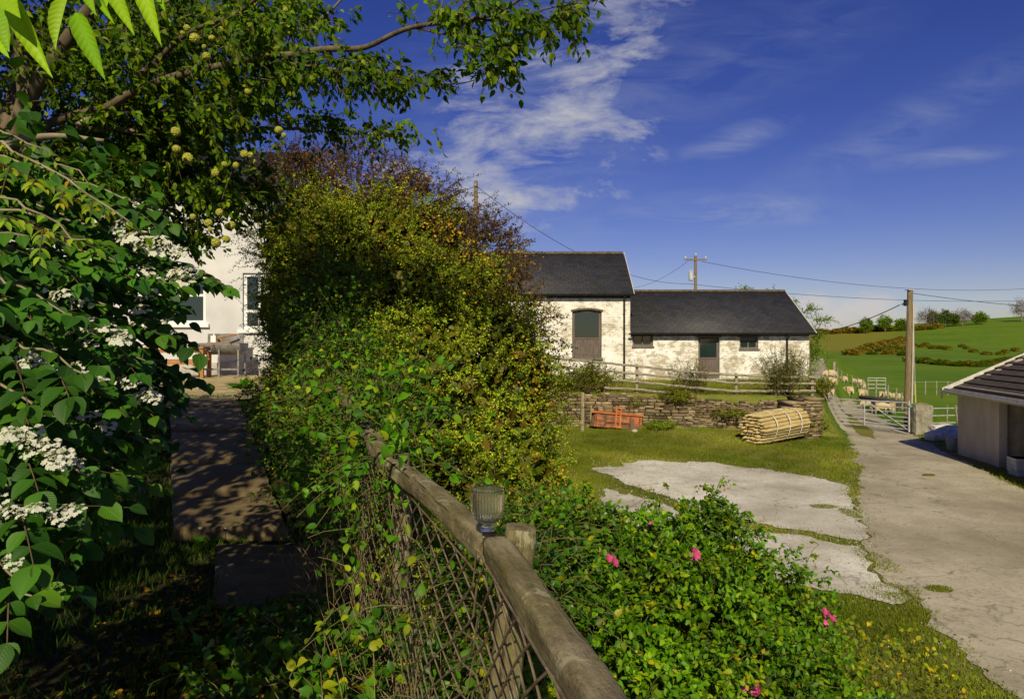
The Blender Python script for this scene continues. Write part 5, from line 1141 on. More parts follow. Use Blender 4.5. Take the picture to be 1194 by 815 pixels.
for a_, b_, young in tiers:
    A = np.array(P(*a_)); B = np.array(P(*b_)); S = 14; t = np.linspace(0, 1, S)[:, None]
    main = A+(B-A)*t+np.array([0, 0, .05])*np.sin(t*PI)+rng.normal(size=(S, 3))*.006
    stem = root+(A-root)*np.linspace(0, 1, 6)[:, None]+rng.normal(size=(6, 3))*.02; full = np.concatenate([stem[:-1], main]); MAIN.append(full)
    Lm = np.linalg.norm(B-A); nb = int(Lm/.055)
    br = [main[3:]]
    for i in range(nb):
        tt = .12+.84*i/nb; p = A+(B-A)*tt; sg = 1 if i % 2 else -1; dd = unit((B-A)[None])[0]; sd = np.cross(dd, [0, 0, 1]); d_ = unit((dd*.75+sd*sg*.8+np.array([0, 0, random.uniform(-.25, .12)]))[None])[0]
        ln = random.uniform(.10, .30)*(1.1-.6*tt); q = p+d_*ln*np.linspace(0, 1, 6)[:, None]+np.array([0, 0, -.12])*ln*np.linspace(0, 1, 6)[:, None]**2; TW.append(q); br.append(q)
    for q in br:
        ln = np.linalg.norm(q[-1]-q[0]); k = max(2, int(ln/.042)); 
        for j in range(k+1):
            tt = j/k; f = tt*(len(q)-1); i0_ = min(int(f), len(q)-2); p = q[i0_]+(q[i0_+1]-q[i0_])*(f-i0_); tn = unit((q[i0_+1]-q[i0_])[None])[0]; sd = unit(np.cross(tn, [0, 0, 1])[None])[0]
            for sg in (-1, 1):
                ax_ = tn*(.9 if j == k else .45)+sd*sg*(.5 if j == k else 1)+np.array([0, 0, random.uniform(-.75, -.05)]); nn_ = np.array([random.gauss(0, .25), random.gauss(-.3, .25), 1.0])
                (LPy if young else LP).append((p, ax_, nn_, (random.uniform(.018, .038) if young else random.uniform(.034, .068)), random.random()))
def pack(l): return tuple(np.array([x[i] for x in l]) for i in range(5))
m_v = leafmat('viburnum_leaf', [(0, (.012, .050, .010)), (.5, (.025, .085, .014)), (.85, (.045, .125, .016)), (1, (.075, .15, .02))], .22, .40, .45, 3.0, .65, 1.2, veins=True, gain=(1.3, 1.45, .5))
m_vy = leafmat('viburnum_young_leaf', [(0, (.05, .11, .012)), (.6, (.10, .17, .018)), (.9, (.17, .20, .025)), (1, (.20, .10, .03))], .3, .4, .45, 3.0, .8, 1.2, veins=True)
fol('foliage', leaf_template(7, .38, .20, .12, serr=.05), pack(LP), m_v, VB, smooth=True); fol('young_foliage', LB, pack(LPy), m_vy, VB, smooth=True, width=np.full(len(LPy), .72))
stems('twig', np.array(TW), .0022, M['twig'], VB, .0012, 4); stems('branch', np.array(MAIN), .0065, M['palebark'], VB, .002, 6)
# leaves filling the shrub, with unseen lobes added at left to shade the path
vb = pxb([(20, 330, 2.9, (.55, .35, .5)), (60, 430, 2.9, (.5, .35, .45)), (40, 530, 2.7, (.45, .3, .4)), (-60, 300, 2.4, (.5, .4, .6)), (-150, 450, 2.0, (.4, .4, .6)), (130, 380, 3.1, (.3, .3, .4)), (-10, 620, 2.5, (.25, .3, .3)), (70, 240, 3.1, (.45, .3, .35))])+[(-2.1, 1.8, 4.0, .6, .5, .6), (-1.9, 1.3, 3.6, .45, .4, .5)]
pts, nr = blob_pts(vb, 3600, .6, .2, .6, .7)
L2 = (pts, unit(nr*.5+rng.normal(size=pts.shape)*.6+np.array([.3, 0, -.4])), np.array([0, -.3, 1])+rng.normal(size=pts.shape)*.35, .05+.045*rng.random(len(pts)), rng.random(len(pts))*.8)
fol('inner_foliage', L8, L2, m_v, VB, smooth=True, width=np.full(len(pts), 1.15))
# flat white flower heads
M['petal'] = leafmat('white_petal', [(0, (.42, .44, .32)), (.3, (.60, .62, .54)), (1, (.66, .66, .63))], .25, .6, .3, 3, .95, 1.02, gain=(1, 1, 1))
def floret_head(name, n_out, n_in, R, fl, m, dome=.25):
    V = []; Fc = []; Rn = []
    pv, pf = petals(5, 1, .05)
    for i in range(n_out+n_in):
        outer = i < n_out; a = random.uniform(0, 2*PI); r = R*(random.uniform(.45, 1) if outer else random.uniform(0, .75)); s = fl*(random.uniform(.7, 1.15) if outer else .28)
        c = Vector((math.cos(a)*r, math.sin(a)*r, dome*R*(1-(r/R)**2)+random.uniform(-.006, .006))); rot = Quaternion((math.cos(a+1.57), math.sin(a+1.57), 0), random.uniform(.1, .7)) @ Quaternion((0, 0, 1), random.uniform(0, 6))
        rot = Quaternion((random.gauss(0, 1), random.gauss(0, 1), 0.01), random.uniform(0, .5)) @ rot
        k = len(V); V += [c+rot @ (Vector(v)*s) for v in pv]; Fc += [tuple(k+j for j in f) for f in pf]; Rn += [random.random()*(1 if outer else .3)]*len(pf)
    me = bpy.data.meshes.new(name); me.from_pydata(V, [], Fc); a = me.attributes.new('rnd', 'FLOAT', 'FACE'); a.data.foreach_set('value', np.array(Rn, np.float32)); me.materials.append(m); return me
heads = [floret_head('flower_head', 17, 22, .052, .0115, M['petal']) for _ in range(4)]
rows = [((15, 415), (108, 442), 1.62, 9), ((0, 498), (92, 545), 1.45, 10), ((0, 592), (88, 600), 1.40, 7), ((92, 375), (152, 402), 1.75, 6), ((118, 255), (208, 302), 2.2, 8), ((160, 310), (235, 328), 2.25, 5), ((140, 450), (184, 462), 1.85, 4), ((60, 395), (140, 390), 1.9, 4), ((60, 345), (100, 352), 1.9, 2), ((0, 325), (15, 335), 1.9, 1), ((150, 385), (195, 380), 2.35, 3), ((90, 490), (130, 500), 1.75, 3), ((150, 355), (170, 350), 2.3, 2), ((0, 655), (10, 668), 1.4, 1), ((95, 330), (100, 318), 2.2, 1), ((25, 205+70), (45, 295), 2.3, 2)]
hk = 0
for (xa, ya), (xb, yb), d, n in rows:
    n = int(n*1.4)
    for i in range(n):
        t = (i+.5)/n; o = bpy.data.objects.new('flower_head', heads[hk % 4]); hk += 1; COL.objects.link(o); o.parent = VB
        o.location = P(xa+(xb-xa)*t+random.uniform(-9, 9), ya+(yb-ya)*t+random.uniform(-9, 9), d-.06+random.uniform(-.05, .05))-VB.location
        s = random.uniform(.36, .68)*d/1.7; o.scale = (s, s, s); o.rotation_euler = (random.uniform(.35, .85), random.uniform(-.3, .3), random.uniform(0, 6)*0+random.uniform(-.3, .3))
# ================================================================== snowball tree overhead
TO = Vector((-3.5, 4.4, 2.3)); TRE = empty('snowball_tree', TO, label='overhanging tree with dark pointed leaves and round yellow green flower balls at upper left', cat='tree')
def limb(pix, r0, r1, name='limb', m='bark', seg=10, raw=False):
    pts = [Vector(p) if raw else P(*p) for p in pix]; n = len(pts); out = []; rs = []
    for i in range(n-1):
        p0 = pts[max(i-1, 0)]; p1 = pts[i]; p2 = pts[i+1]; p3 = pts[min(i+2, n-1)]
        for j in range(5):
            t = j/5; out.append(.5*((2*p1)+(-p0+p2)*t+(2*p0-5*p1+4*p2-p3)*t*t+(-p0+3*p1-3*p2+p3)*t**3))
    out.append(pts[-1]); k = len(out)
    out = [p+Vector([mnoise.noise(p*3+Vector((q*7, 0, 0))) for q in range(3)])*.03 for p in out]
    rs = [(r0+(r1-r0)*(i/(k-1))**.8)*(1+.12*mnoise.noise(out[i]*5)) for i in range(k)]
    mb = MB(); mb.tube([p-TO for p in out], rs, seg); link(name, mb.mesh(name, True), M[m], TRE); return np.array([tuple(p) for p in out])
limbs = []
limb([tuple(TO), (-3.45, 4.35, 3.4), (-3.2, 4.3, 4.4), (-3.0, 4.25, 5.0)], .13, .09, 'trunk', raw=True)
limbs.append(limb([(-30, 300, 4.3), (10, 200, 4.2), (45, 152, 4.2), (120, 128, 4.1), (190, 92, 4.0), (260, 75, 3.95), (330, 62, 3.9), (400, 57, 3.8), (440, 48, 3.7), (480, 34, 3.6), (530, 24, 3.5), (580, 12, 3.4), (640, -12, 3.3)], .036, .006, m='bark'))
limbs.append(limb([(-30, 280, 4.4), (20, 200, 4.5), (60, 155, 4.4), (150, 152, 4.4), (230, 148, 4.5), (330, 150, 4.6), (400, 153, 4.6), (480, 159, 4.5)], .03, .004, m='palebark'))
limbs.append(limb([(0, 200, 4.1), (25, 110, 4.3), (60, 10, 4.5), (100, -120, 4.7), (130, -250, 4.6)], .07, .03))
limbs.append(limb([(0, 190, 4.0), (45, 100, 4.0), (120, -10, 3.8), (200, -120, 3.6), (260, -200, 3.4)], .06, .02))
limbs.append(limb([(-60, 230, 3.6), (0, 172, 3.6), (60, 158, 3.7), (120, 165, 3.8)], .035, .01, m='palebark'))
limbs.append(limb([(90, 150, 4.1), (140, 118, 4.2), (220, 85, 4.4), (300, 60, 4.4), (370, 18, 4.3), (420, -20, 4.2)], .018, .006, m='palebark'))
limbs.append(limb([(160, 90, 4.0), (220, 40, 3.9), (280, 10, 3.7), (340, -30, 3.6)], .02, .006))
limbs.append(limb([(100, 170, 4.6), (180, 210, 4.7), (260, 215, 4.9), (320, 235, 5.1)], .02, .005))
limbs.append(limb([(480, 34, 3.6), (520, 40, 3.55), (560, 48, 3.5)], .007, .003))
limbs.append(limb([(560, 20, 3.45), (610, 22, 3.4), (660, 10, 3.3), (700, 0, 3.2)], .007, .003))
limbs.append(limb([(500, 95, 3.7), (535, 98, 3.6), (560, 92, 3.6)], .005, .002)); limbs.append(limb([(330, 72, 3.9), (420, 85, 3.8), (470, 92, 3.7), (505, 96, 3.7)], .009, .004))
limbs.append(limb([(490, 36, 3.6), (505, 22, 3.6), (515, 10, 3.6), (520, -20, 3.6)], .006, .003))
# leafy sprays: (px, py, d, spread px, spread py, count)
regs = [(60, 60, 4.5, 90, 70, 420), (180, 40, 4.3, 95, 55, 430), (280, 30, 4.2, 55, 36, 230), (110, 180, 4.7, 100, 55, 520), (200, 195, 4.9, 70, 55, 330), (200, 120, 4.6, 110, 40, 380), (270, 110, 4.4, 45, 45, 150), (285, 230, 5.2, 30, 30, 70), (330, 80, 4.0, 40, 16, 70), (400, 76, 3.85, 50, 10, 60), (450, 90, 3.75, 35, 8, 36), (350, 15, 4.1, 40, 16, 60), (375, 143, 4.5, 40, 9, 34), (440, 154, 4.5, 42, 4, 24),
        (525, 26, 3.5, 24, 12, 22), (580, 62, 3.45, 13, 18, 26), (560, 86, 3.55, 14, 6, 10), (540, 45, 3.5, 14, 10, 14), (600, 20, 3.4, 28, 10, 26), (645, 20, 3.3, 18, 10, 16), (665, 8, 3.25, 20, 9, 14), (500, 96, 3.7, 22, 4, 10), (560, 0, 3.5, 40, 8, 18), (480, 12, 3.7, 34, 10, 6), (235, 225, 4.9, 40, 26, 150), (215, 275, 4.9, 26, 14, 40), (85, 250, 4.6, 50, 35, 120), (170, 285, 4.9, 36, 20, 50)]
Bp = []
for px, py, d, sx, sy, n in regs:
    for _ in range(int(n*1.25)): Bp.append(P(px+random.gauss(0, sx*.55), py+random.gauss(0, sy*.55), d+random.gauss(0, .3 if n > 100 else .10)))
Bp = np.array([tuple(b) for b in Bp])
C = curves(Bp, rng.normal(size=Bp.shape)*.6+np.array([.6, 0, .05]), .09+.10*rng.random(len(Bp)), 5, .4, .08); Lt = leaves_on(C, 7, .046, .9, .1, .006, .45, .5)
Lt = (Lt[0], Lt[1]+np.array([0, 0, -.55]), Lt[2]+np.array([0, -.3, 0]), Lt[3], Lt[4])
m_t = leafmat('tree_leaf', [(0, (.020, .055, .008)), (.5, (.04, .09, .010)), (.85, (.075, .13, .012)), (1, (.13, .17, .015))], .45, .45, .35, 1.5, .7, 1.3)
fol('foliage', leaf_template(5, .27, .2, .1), Lt, m_t, TRE, smooth=True); stems('twig', C, .0028, M['bark'], TRE, .0014, 3)
# unseen crown lobes above and beside the frame, added to shade the path
crown = [(-4.0, 2.6, 7.4, 1.2, 1.4, 1.0), (-3.3, 4.0, 7.4, 1.0, 1.1, .9), (-4.8, 3.6, 6.6, 1.3, 1.5, 1.3), (-4.0, 1.2, 6.2, 1.3, 1.2, 1.2), (-3.4, .2, 5.4, 1.1, 1.0, 1.1), (-5.6, 5.2, 6.2, 1.2, 1.2, 1.2), (-3.4, -1.0, 5.0, 1.1, 1.0, 1.4)]
pts, nr = blob_pts(crown, 9000, .75, .25, 1, .6)
L2 = (pts, unit(nr*.4+rng.normal(size=pts.shape)*.6+np.array([0, 0, -.6])), np.array([0, -.2, 1])+rng.normal(size=pts.shape)*.4, .09+.06*rng.random(len(pts)), rng.random(len(pts)))
fol('unseen_shade_foliage', leaf_template(4, .30, .2, .1), L2, m_t, TRE, width=np.full(len(pts), 1.2))
ctr_ = np.array([c[:3] for c in crown]); b0 = np.repeat(np.array([[-3.0, 4.25, 4.9]]), len(ctr_), 0); C = b0[:, None]+(ctr_-b0)[:, None]*np.linspace(0, 1, 9)[None, :, None]+rng.normal(size=(len(ctr_), 9, 3))*.05; stems('bough', C, .06, M['bark'], TRE, .02, 7)
# flower balls
def ballmesh(seed):
    bm = bmesh.new(); bmesh.ops.create_icosphere(bm, subdivisions=4, radius=1)
    for v in bm.verts: c = v.co.normalized(); v.co = c*(1+.14*abs(mnoise.noise(c*5+Vector((seed, 0, 0))))+.12*mnoise.noise(c*11+Vector((seed, 3, 0)))-.1)
    me = bpy.data.meshes.new('flower_ball'); bm.to_mesh(me); bm.free(); me.materials.append(M['ball']); return me
M['ball'] = simple('yellow_green_flower', (.62, .62, .05), (.82, .80, .16), 2.2, .9, .8, .15, detail=8); balls = [ballmesh(i*4.) for i in range(3)]
for i, (px, py, s) in enumerate([(227, 45, 6), (218, 33, 4), (238, 55, 3), (247, 38, 5), (241, 66, 5), (257, 35, 4), (276, 49, 4), (271, 41, 3), (213, 39, 3), (247, 45, 4), (160, 59, 3), (148, 48, 3), (289, 107, 4), (205, 154, 6), (206, 174, 5), (219, 185, 7), (262, 192, 4), (285, 180, 5), (292, 181, 4), (295, 188, 4), (251, 202, 5), (146, 236, 7), (256, 248, 5), (325, 152, 5), (331, 158, 3), (275, 193, 4), (243, 260, 5), (270, 263, 5), (252, 283, 6), (264, 279, 5), (225, 253, 4), (196, 263, 3), (245, 268, 3), (333, 12, 3), (193, 1, 4), (290, 30, 3)]):
    d = 4.0+.1*(i % 4); o = bpy.data.objects.new('flower_ball', balls[i % 3]); COL.objects.link(o); o.parent = TRE; o.location = P(px, py, d-.5)-TO; r = s/F*(d-.5)*1.0; o.scale = (r, r, r*.88); o.rotation_euler = (random.random()*3, random.random()*3, random.random()*3)
# near hanging shoots at the top left corner
NS = empty('leaf_shoot', P(60, -60, .85), label='brightly lit pointed leaves hanging close to the camera at the top left corner', cat='leafy shoot')
nl = [((15, -5), (53, 83), .78, .16), ((80, -5), (60, 52), .80, .20), ((88, 15), (118, 86), .80, .18), ((10, 5), (5, 55), .80, .3), ((25, 15), (30, 45), .83, .3), ((-12, 5), (14, 50), .82, .2), ((98, -25), (108, 13), .85, .2), ((124, -30), (152, 34), .82, .17), ((158, -35), (184, 45), .80, .16), ((115, 0), (130, 24), .86, .12), ((-10, -20), (18, 14), .76, .35), ((175, -25), (190, 8), .9, .2), ((-20, 20), (5, 62), .9, .25), ((140, -30), (120, 8), .9, .2), ((5, 0), (-4, 40), .86, .25)]
ps = []; axs = []; ss = []; wd = []
for (xa, ya), (xb, yb), d, w_ in nl:
    A = np.array(P(xa, ya, d)); B = np.array(P(xb, yb, d-.03)); ps.append(A); axs.append(B-A); ss.append(np.linalg.norm(B-A)); wd.append(w_/.30)
Ln = (np.array(ps), np.array(axs), np.array([(.1*((i % 3)-1), -1, .45) for i in range(len(ps))]), np.array(ss), rng.random(len(ps)))
fol('leaf', leaf_template(14, .30, .10, .14, serr=.06), Ln, leafmat('lit_leaf', [(0, (.10, .22, .02)), (1, (.17, .29, .03))], .4, .32, .5, 8, .85, 1.1, veins=True), NS, width=np.array(wd)*.62, smooth=True)
mb = MB()
for pl in ([(-30, -60, .8), (10, -8, .79), (28, 18, .8)], [(60, -60, .85), (75, -2, .80), (90, 15, .80)], [(80, -70, .85), (120, -28, .83), (118, 2, .86)], [(90, -80, .85), (150, -40, .82), (178, -25, .86)]): mb.tube([P(*p)-NS.location for p in pl], [.003, .002, .0012], 6)
link('twig', mb.mesh('twig'), M['twiggreen'], NS)
# ================================================================== grass, weeds, litter
def grassfield(name, n, xr, yr, hmin, hmax, stops, label, excl=True, cond=None, wid=1.0, w0=.012, zoff=0):
    X_ = []; Y_ = []
    tot = 0
    while tot < n:
        y = yr[0]+(yr[1]-yr[0])*rng.random(n); x = xr[0]+(xr[1]-xr[0])*rng.random(n)
        if cond is not None: ok = cond(x, y)
        else: ok = np.ones(n, bool)
        if excl:
            for poly in SHEETS:
                if ok.any():
                    ins = inpoly(x+rng.normal(size=n)*.07, y+rng.normal(size=n)*.16, poly); ok &= ~ins
        # clumps
        cl_ = np.sin(x*3.1+np.sin(y*2.3)*2)*np.sin(y*2.7+np.sin(x*1.9)*2); ok &= rng.random(n) < .55+.45*cl_
        X_.append(x[ok]); Y_.append(y[ok]); tot += ok.sum()
    x = np.concatenate(X_)[:n]; y = np.concatenate(Y_)[:n]; z = H(x, y)-.005+zoff
    p = np.stack([x, y, z], 1); lean = rng.normal(size=(n, 3))*.38; lean[:, 2] = 1
    nr_ = rng.normal(size=(n, 3)); nr_[:, 2] *= .2; h = hmin+(hmax-hmin)*rng.random(n)**1.6
    L = (p, lean, nr_, h, np.clip(rng.random(n)*.6+.2+.35*np.sin(x*.9+1)*np.sin(y*.8), 0, 1))
    o = np.array([float(x.mean()), float(y.mean()), float(z.mean())])
    return fol(name, L_BLADE, L, leafmat(name+'_blade', stops, .3, .6, .25, .5, .7, 1.2, gain=(1.2, 1.35, .7)), None, width=(w0/.12)/h*np.ones(n)*wid, off=o, kind='stuff', label=label, cat='grass')
YG = [(0, (.07, .10, .012)), (.4, (.13, .145, .018)), (.7, (.19, .19, .035)), (1, (.34, .29, .11))]
vis = lambda x, y: (np.abs(x/np.maximum(y, .5)) < .80)
grassfield('yard_grass', 150000, (-1, 14), (13, 28.3), .02, .12, YG, 'short patchy olive grass over the yard', cond=lambda x, y: vis(x, y) & (y < wall_y(x)-.05) & (x > fence_x(y)+2))
grassfield('bank_grass', 120000, (.3, 6.5), (5.0, 13), .02, .10, YG, 'grass on the bank between the rose bush and the concrete', cond=lambda x, y: vis(x, y) & (x > fence_x(y)+1.2))
grassfield('verge_grass', 60000, (12, 22), (24.5, 42), .03, .10, [(0, (.04, .11, .01)), (.6, (.08, .16, .012)), (1, (.2, .2, .05))], 'green grass beside the farm track around the gate', cond=lambda x, y: vis(x, y) & ~((x < 15.2) & (y > 33.5)) & ~((x > 14.6) & (y < 23)))
grassfield('terrace_grass', 30000, (-2, 15.5), (27.5, 33.8), .04, .25, YG, 'rough grass in front of the whitewashed barns', cond=lambda x, y: (y > wall_y(x)+.42) & (y < 33.9) & (x < 11.7+.5*(y-26.5)), excl=False)
inpath = lambda x, y: np.any([(y > s[0]-.03) & (y < s[1]+.03) & (x > (s[3]-CX)/F*y+.03) & (x < (s[4]-CX)/F*y-.03) for s in slabs], axis=0)
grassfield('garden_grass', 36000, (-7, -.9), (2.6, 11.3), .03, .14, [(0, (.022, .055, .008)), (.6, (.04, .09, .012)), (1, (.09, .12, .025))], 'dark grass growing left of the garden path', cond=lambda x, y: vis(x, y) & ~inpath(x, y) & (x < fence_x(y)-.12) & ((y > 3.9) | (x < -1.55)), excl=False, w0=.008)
# leaf litter
n = 5200; y = 2.2+2.6*rng.random(n)**.9; x = -2.4+2.2*rng.random(n); ok = (x < fence_x(y)+.05) & ~inpath(x, y) & ((x > -1.9) | (rng.random(n) < .25)); x, y = x[ok], y[ok]; n = len(x)
L2 = (np.stack([x, y, H(x, y)+.012+.02*rng.random(n)], 1), np.stack([rng.normal(size=n), rng.normal(size=n), rng.normal(size=n)*.25], 1), np.stack([rng.normal(size=n)*.4, rng.normal(size=n)*.4, np.ones(n)], 1), .02+.035*rng.random(n), rng.random(n))
fol('leaf_litter', leaf_template(4, .34, .2, .1), L2, leafmat('litter', [(0, (.05, .028, .012)), (.5, (.12, .07, .025)), (.85, (.20, .13, .045)), (1, (.28, .20, .08))], .1, .7, .2), None, off=(-1.2, 3.4, 2.36), kind='stuff', label='brown dead leaves scattered at the foot of the mesh fence', cat='leaf litter')
# rosettes of strap leaves and weeds by the path
for i, (px, py, nn_, ln, lab) in enumerate(((255, 770, 30, .24, 'broad strap leaved weed clump at the bottom of the shaded garden'), (215, 730, 22, .16, 'small clump of narrow weed leaves left of the near path slab'), (245, 635, 18, .12, 'low weed sprouting in front of the step on the path'), (285, 455, 26, .30, 'leafy plant beside the sunlit end of the path'), (60, 690, 24, .13, 'low light green seedling under the white flowered shrub'))):
    q = G(px, py); d_ = rng.normal(size=(nn_, 3))*np.array([1, 1, .3])+np.array([0, 0, .8])
    L2 = (np.array([tuple(q)]*nn_)+rng.normal(size=(nn_, 3))*np.array([.03, .03, .0]), d_, np.array([0, -.2, 1])+rng.normal(size=(nn_, 3))*.3, ln*(.6+.5*rng.random(nn_)), rng.random(nn_))
    fol('weed', leaf_template(7, .14 if i < 2 else .3, .45, .05), L2, m_br, None, off=q, smooth=True, label=lab, cat='weed')
# tufts of moss on the concrete
for i, (px, py, r) in enumerate(((1083, 555, .16), (992, 600, .35), (1022, 655, .5), (1040, 690, .45), (1052, 700, .3), (1095, 688, .2), (960, 592, .3), (1075, 715, .12))):
    q = G(px, py); n = 700; rr = r*np.sqrt(rng.random(n)); a_ = rng.random(n)*2*PI; x = q.x+rr*np.cos(a_)*(1.0 if i not in (1, 2) else .5)+rng.normal(size=n)*.02; y = q.y+rr*np.sin(a_)*(1.3 if i in (1, 2) else .7)
    L2 = (np.stack([x, y, H(x, y)+.01], 1), np.stack([rng.normal(size=n)*.5, rng.normal(size=n)*.5, np.ones(n)], 1), rng.normal(size=(n, 3)), .03+.03*rng.random(n), rng.random(n))
    fol('grass_tuft', L_BLADE, L2, bpy.data.materials['yard_grass_blade'], None, width=np.full(n, 1.8), off=q, label='small tuft of grass and moss growing through the concrete', cat='grass tuft', group='tufts in the concrete')
# ================================================================== bushes on the terrace
def upright_bush(name, c, root, w_, h_, n, label, stops, lsize=.05, catn='bush', K=14, erect=1.2):
    R = empty(name, root, label=label, cat=catn); n0 = n; b0 = np.array(root)+rng.normal(size=(n0, 3))*np.array([w_*.35, w_*.25, .03]); a_ = rng.normal(size=(n0, 3))*np.array([w_*.55, w_*.4, .12])+np.array([0, 0, erect])
    C = curves(b0, a_, h_*(.55+.6*rng.random(n0)), 7, .15, .06); stems('stem', C, .012, M['twig'], R, .004, 4)
    sub = np.repeat(C, 3, 0); k = rng.integers(1, 6, len(sub)); bp = sub[np.arange(len(sub)), k]; C2 = curves(bp, rng.normal(size=bp.shape)*.6+np.array([0, 0, .6]), h_*(.15+.2*rng.random(len(bp))), 5, .2, .08); stems('twig', C2, .005, M['twig'], R, .002, 3)
    fol('foliage', L_DIA, cat(leaves_on(C, K, lsize, 1, .25, .03), leaves_on(C2, K, lsize, 1, .1, .03)), leafmat(name+'_leaf', stops, .25, .5, .3, 1.0, .7, 1.3), R, width=np.full(len(C)*K+len(C2)*K, 1.1)); return R
def onwall(px, dy=.8): 
    d = 29.0
    for _ in range(5): x = (px-CX)/F*d; d = wall_y(x)+dy
    return Vector((x, d, float(H(x, d))))
OB = [(0, (.035, .055, .012)), (.6, (.07, .095, .02)), (1, (.14, .13, .04))]
upright_bush('bush', None, onwall(690), .85, 1.5, 150, 'rounded dark green bush on the wall top below the loft door', OB, .06, K=16, erect=.75)
upright_bush('bush', None, onwall(805), .7, 1.6, 75, 'thin twiggy bush behind the fence left of the stable door', OB, .045, K=9)
upright_bush('bush', None, onwall(790, .3), .9, .7, 110, 'low dark scrub on the wall top below the thin twiggy bush', OB, .06, erect=.4)
upright_bush('bush', None, onwall(912), .8, 2.1, 150, 'tall broom like bush growing before the right end of the low barn', OB, .05, K=13)
upright_bush('bush', None, onwall(928, -.1)+Vector((0, 0, .0)), .9, 1.1, 120, 'green bush spilling over the right end of the stone wall', OB, .065, erect=.6)
upright_bush('bush', None, onwall(955, 2.5), .6, .8, 70, 'low scrub on the bank beside the farm track above the stone pier', OB, .06, erect=.6)
upright_bush('bush', None, onwall(650, .6), .6, .9, 80, 'scruffy bush at the left end of the rail fence beside the big hedge bush', OB, .06, erect=.7)
upright_bush('bush', None, onwall(742, .25), .5, .5, 60, 'low trailing scrub on the wall top below the fence post nearest the downpipe', OB, .05, erect=.3)
upright_bush('bush', None, onwall(850, .2), .9, .45, 90, 'low trailing scrub on the wall top left of the broom like bush', OB, .05, erect=.25)
upright_bush('bush', None, onwall(770, -.35), .8, .45, 60, 'weedy growth at the foot of the stone wall between the orange box and the stakes', [(0, (.04, .09, .012)), (1, (.12, .17, .03))], .05, erect=.6)
# tree behind the barn end
def tree(name, base, blobs, n, lsize, stops, label, trunk=.12, catn='tree', seedl=14, sprayL=.6, group=None, tw=.012, tm='bark'):
    R = empty(name, base, label=label, cat=catn, group=group); B = np.array([b[:3] for b in blobs]); b0 = np.repeat(np.array([tuple(base)]), len(B), 0); b0[:, 2] += .0
    mid = b0+(B-b0)*.4; mid[:, :2] = b0[:, :2]+(B-b0)[:, :2]*.2; t = np.linspace(0, 1, 8)[None, :, None]; C = (1-t)**2*b0[:, None]+2*t*(1-t)*mid[:, None]+t*t*B[:, None]
    top = float(B[:, 2].mean()); mb = MB(); hgt = (top-base[2])*.5; mb.tube([(0, 0, -.1), (.02, 0, hgt*.5), (-.02, 0, hgt)], [trunk*1.3, trunk, trunk*.7], 8); link('trunk', mb.mesh('trunk', True), M[tm], R)
    stems('branch', C, trunk*.5, M[tm], R, trunk*.12, 5)
    pts, nr = blob_pts(blobs, n, .6, .25, .7, .5); dr = nr+rng.normal(size=nr.shape)*.4+np.array([0, 0, .2]); C = curves(pts-unit(dr)*sprayL*.5, dr, sprayL*(.6+.6*rng.random(n)), 4, .2, .1)
    stems('twig', C, tw, M[tm], R, tw*.4, 3)
    if lsize > 0: fol('crown', L_DIA, leaves_on(C, seedl, lsize, 1, .1, lsize*.6), leafmat(name+'_leaf', stops, .25, .5, .3, .4, .7, 1.3), R, width=np.full(n*seedl, 1.3))
    return R
GRN = [(0, (.035, .085, .012)), (.6, (.07, .14, .018)), (1, (.12, .18, .03))]
bx_ = Vector((18.6, 43.5, float(H(18.6, 43.5)))); tree('young_tree', bx_, pxb([(942, 360, 43, (.9, .7, .35)), (925, 352, 43.5, (.4, .4, .25)), (960, 372, 42.5, (.95, .7, .22)), (940, 385, 43, (.9, .7, .4)), (955, 392, 43, (.5, .6, .25)), (948, 412, 43, (.7, .7, .9)), (938, 430, 42, (.6, .6, .6))]), 300, .085, GRN, 'young light green tree behind the right end of the low barn', .09, seedl=12)
tree('small_tree', Vector((15.5, 48, 0)), pxb([(868, 340, 47, (.6, .6, .3)), (895, 341, 47, (.4, .5, .25))]), 70, .1, GRN, 'treetop just showing over the ridge of the low barn', .1)
# ================================================================== hill hedges, gorse and trees
def proto_bush(name, r, n, ls, stops, flower=0.0):
    R = empty(name, (0, 0, 0)); bl = [(0, 0, r*.45, r, r*.8, r*.55), (r*.7, .1, r*.35, r*.55, r*.6, r*.4), (-r*.6, 0, r*.4, r*.6, r*.6, r*.45)]
    pts, nr = blob_pts(bl, n, .4, .3, 1, .8); ok = pts[:, 2] > -.1; pts, nr = pts[ok], nr[ok]; n = len(pts)
    L2 = (pts, unit(nr+rng.normal(size=pts.shape)*.5+np.array([0, 0, .4])), nr+rng.normal(size=pts.shape)*.6, ls*(.6+.8*rng.random(n)), rng.random(n)); fol('foliage', L_DIA, L2, leafmat(name+'_leaf', stops, .15, .7, .2, .8, .6, 1.3), R, width=np.full(n, 1.4))
    if flower:
        k = int(n*flower); c = pts[rng.integers(0, n, 14)]; p = c[rng.integers(0, 14, k)]+rng.normal(size=(k, 3))*r*.13+nr[:k]*.05+np.array([0, 0, .1]); L2 = (p, rdir(k), rdir(k), ls*.7*(.7+.6*rng.random(k)), rng.random(k)); fol('blossom', L_DIA, L2, leafmat('gorse_blossom', [(0, (.45, .30, .01)), (1, (.60, .44, .02))], .1, .8), R, width=np.full(k, 1.6))
    return R
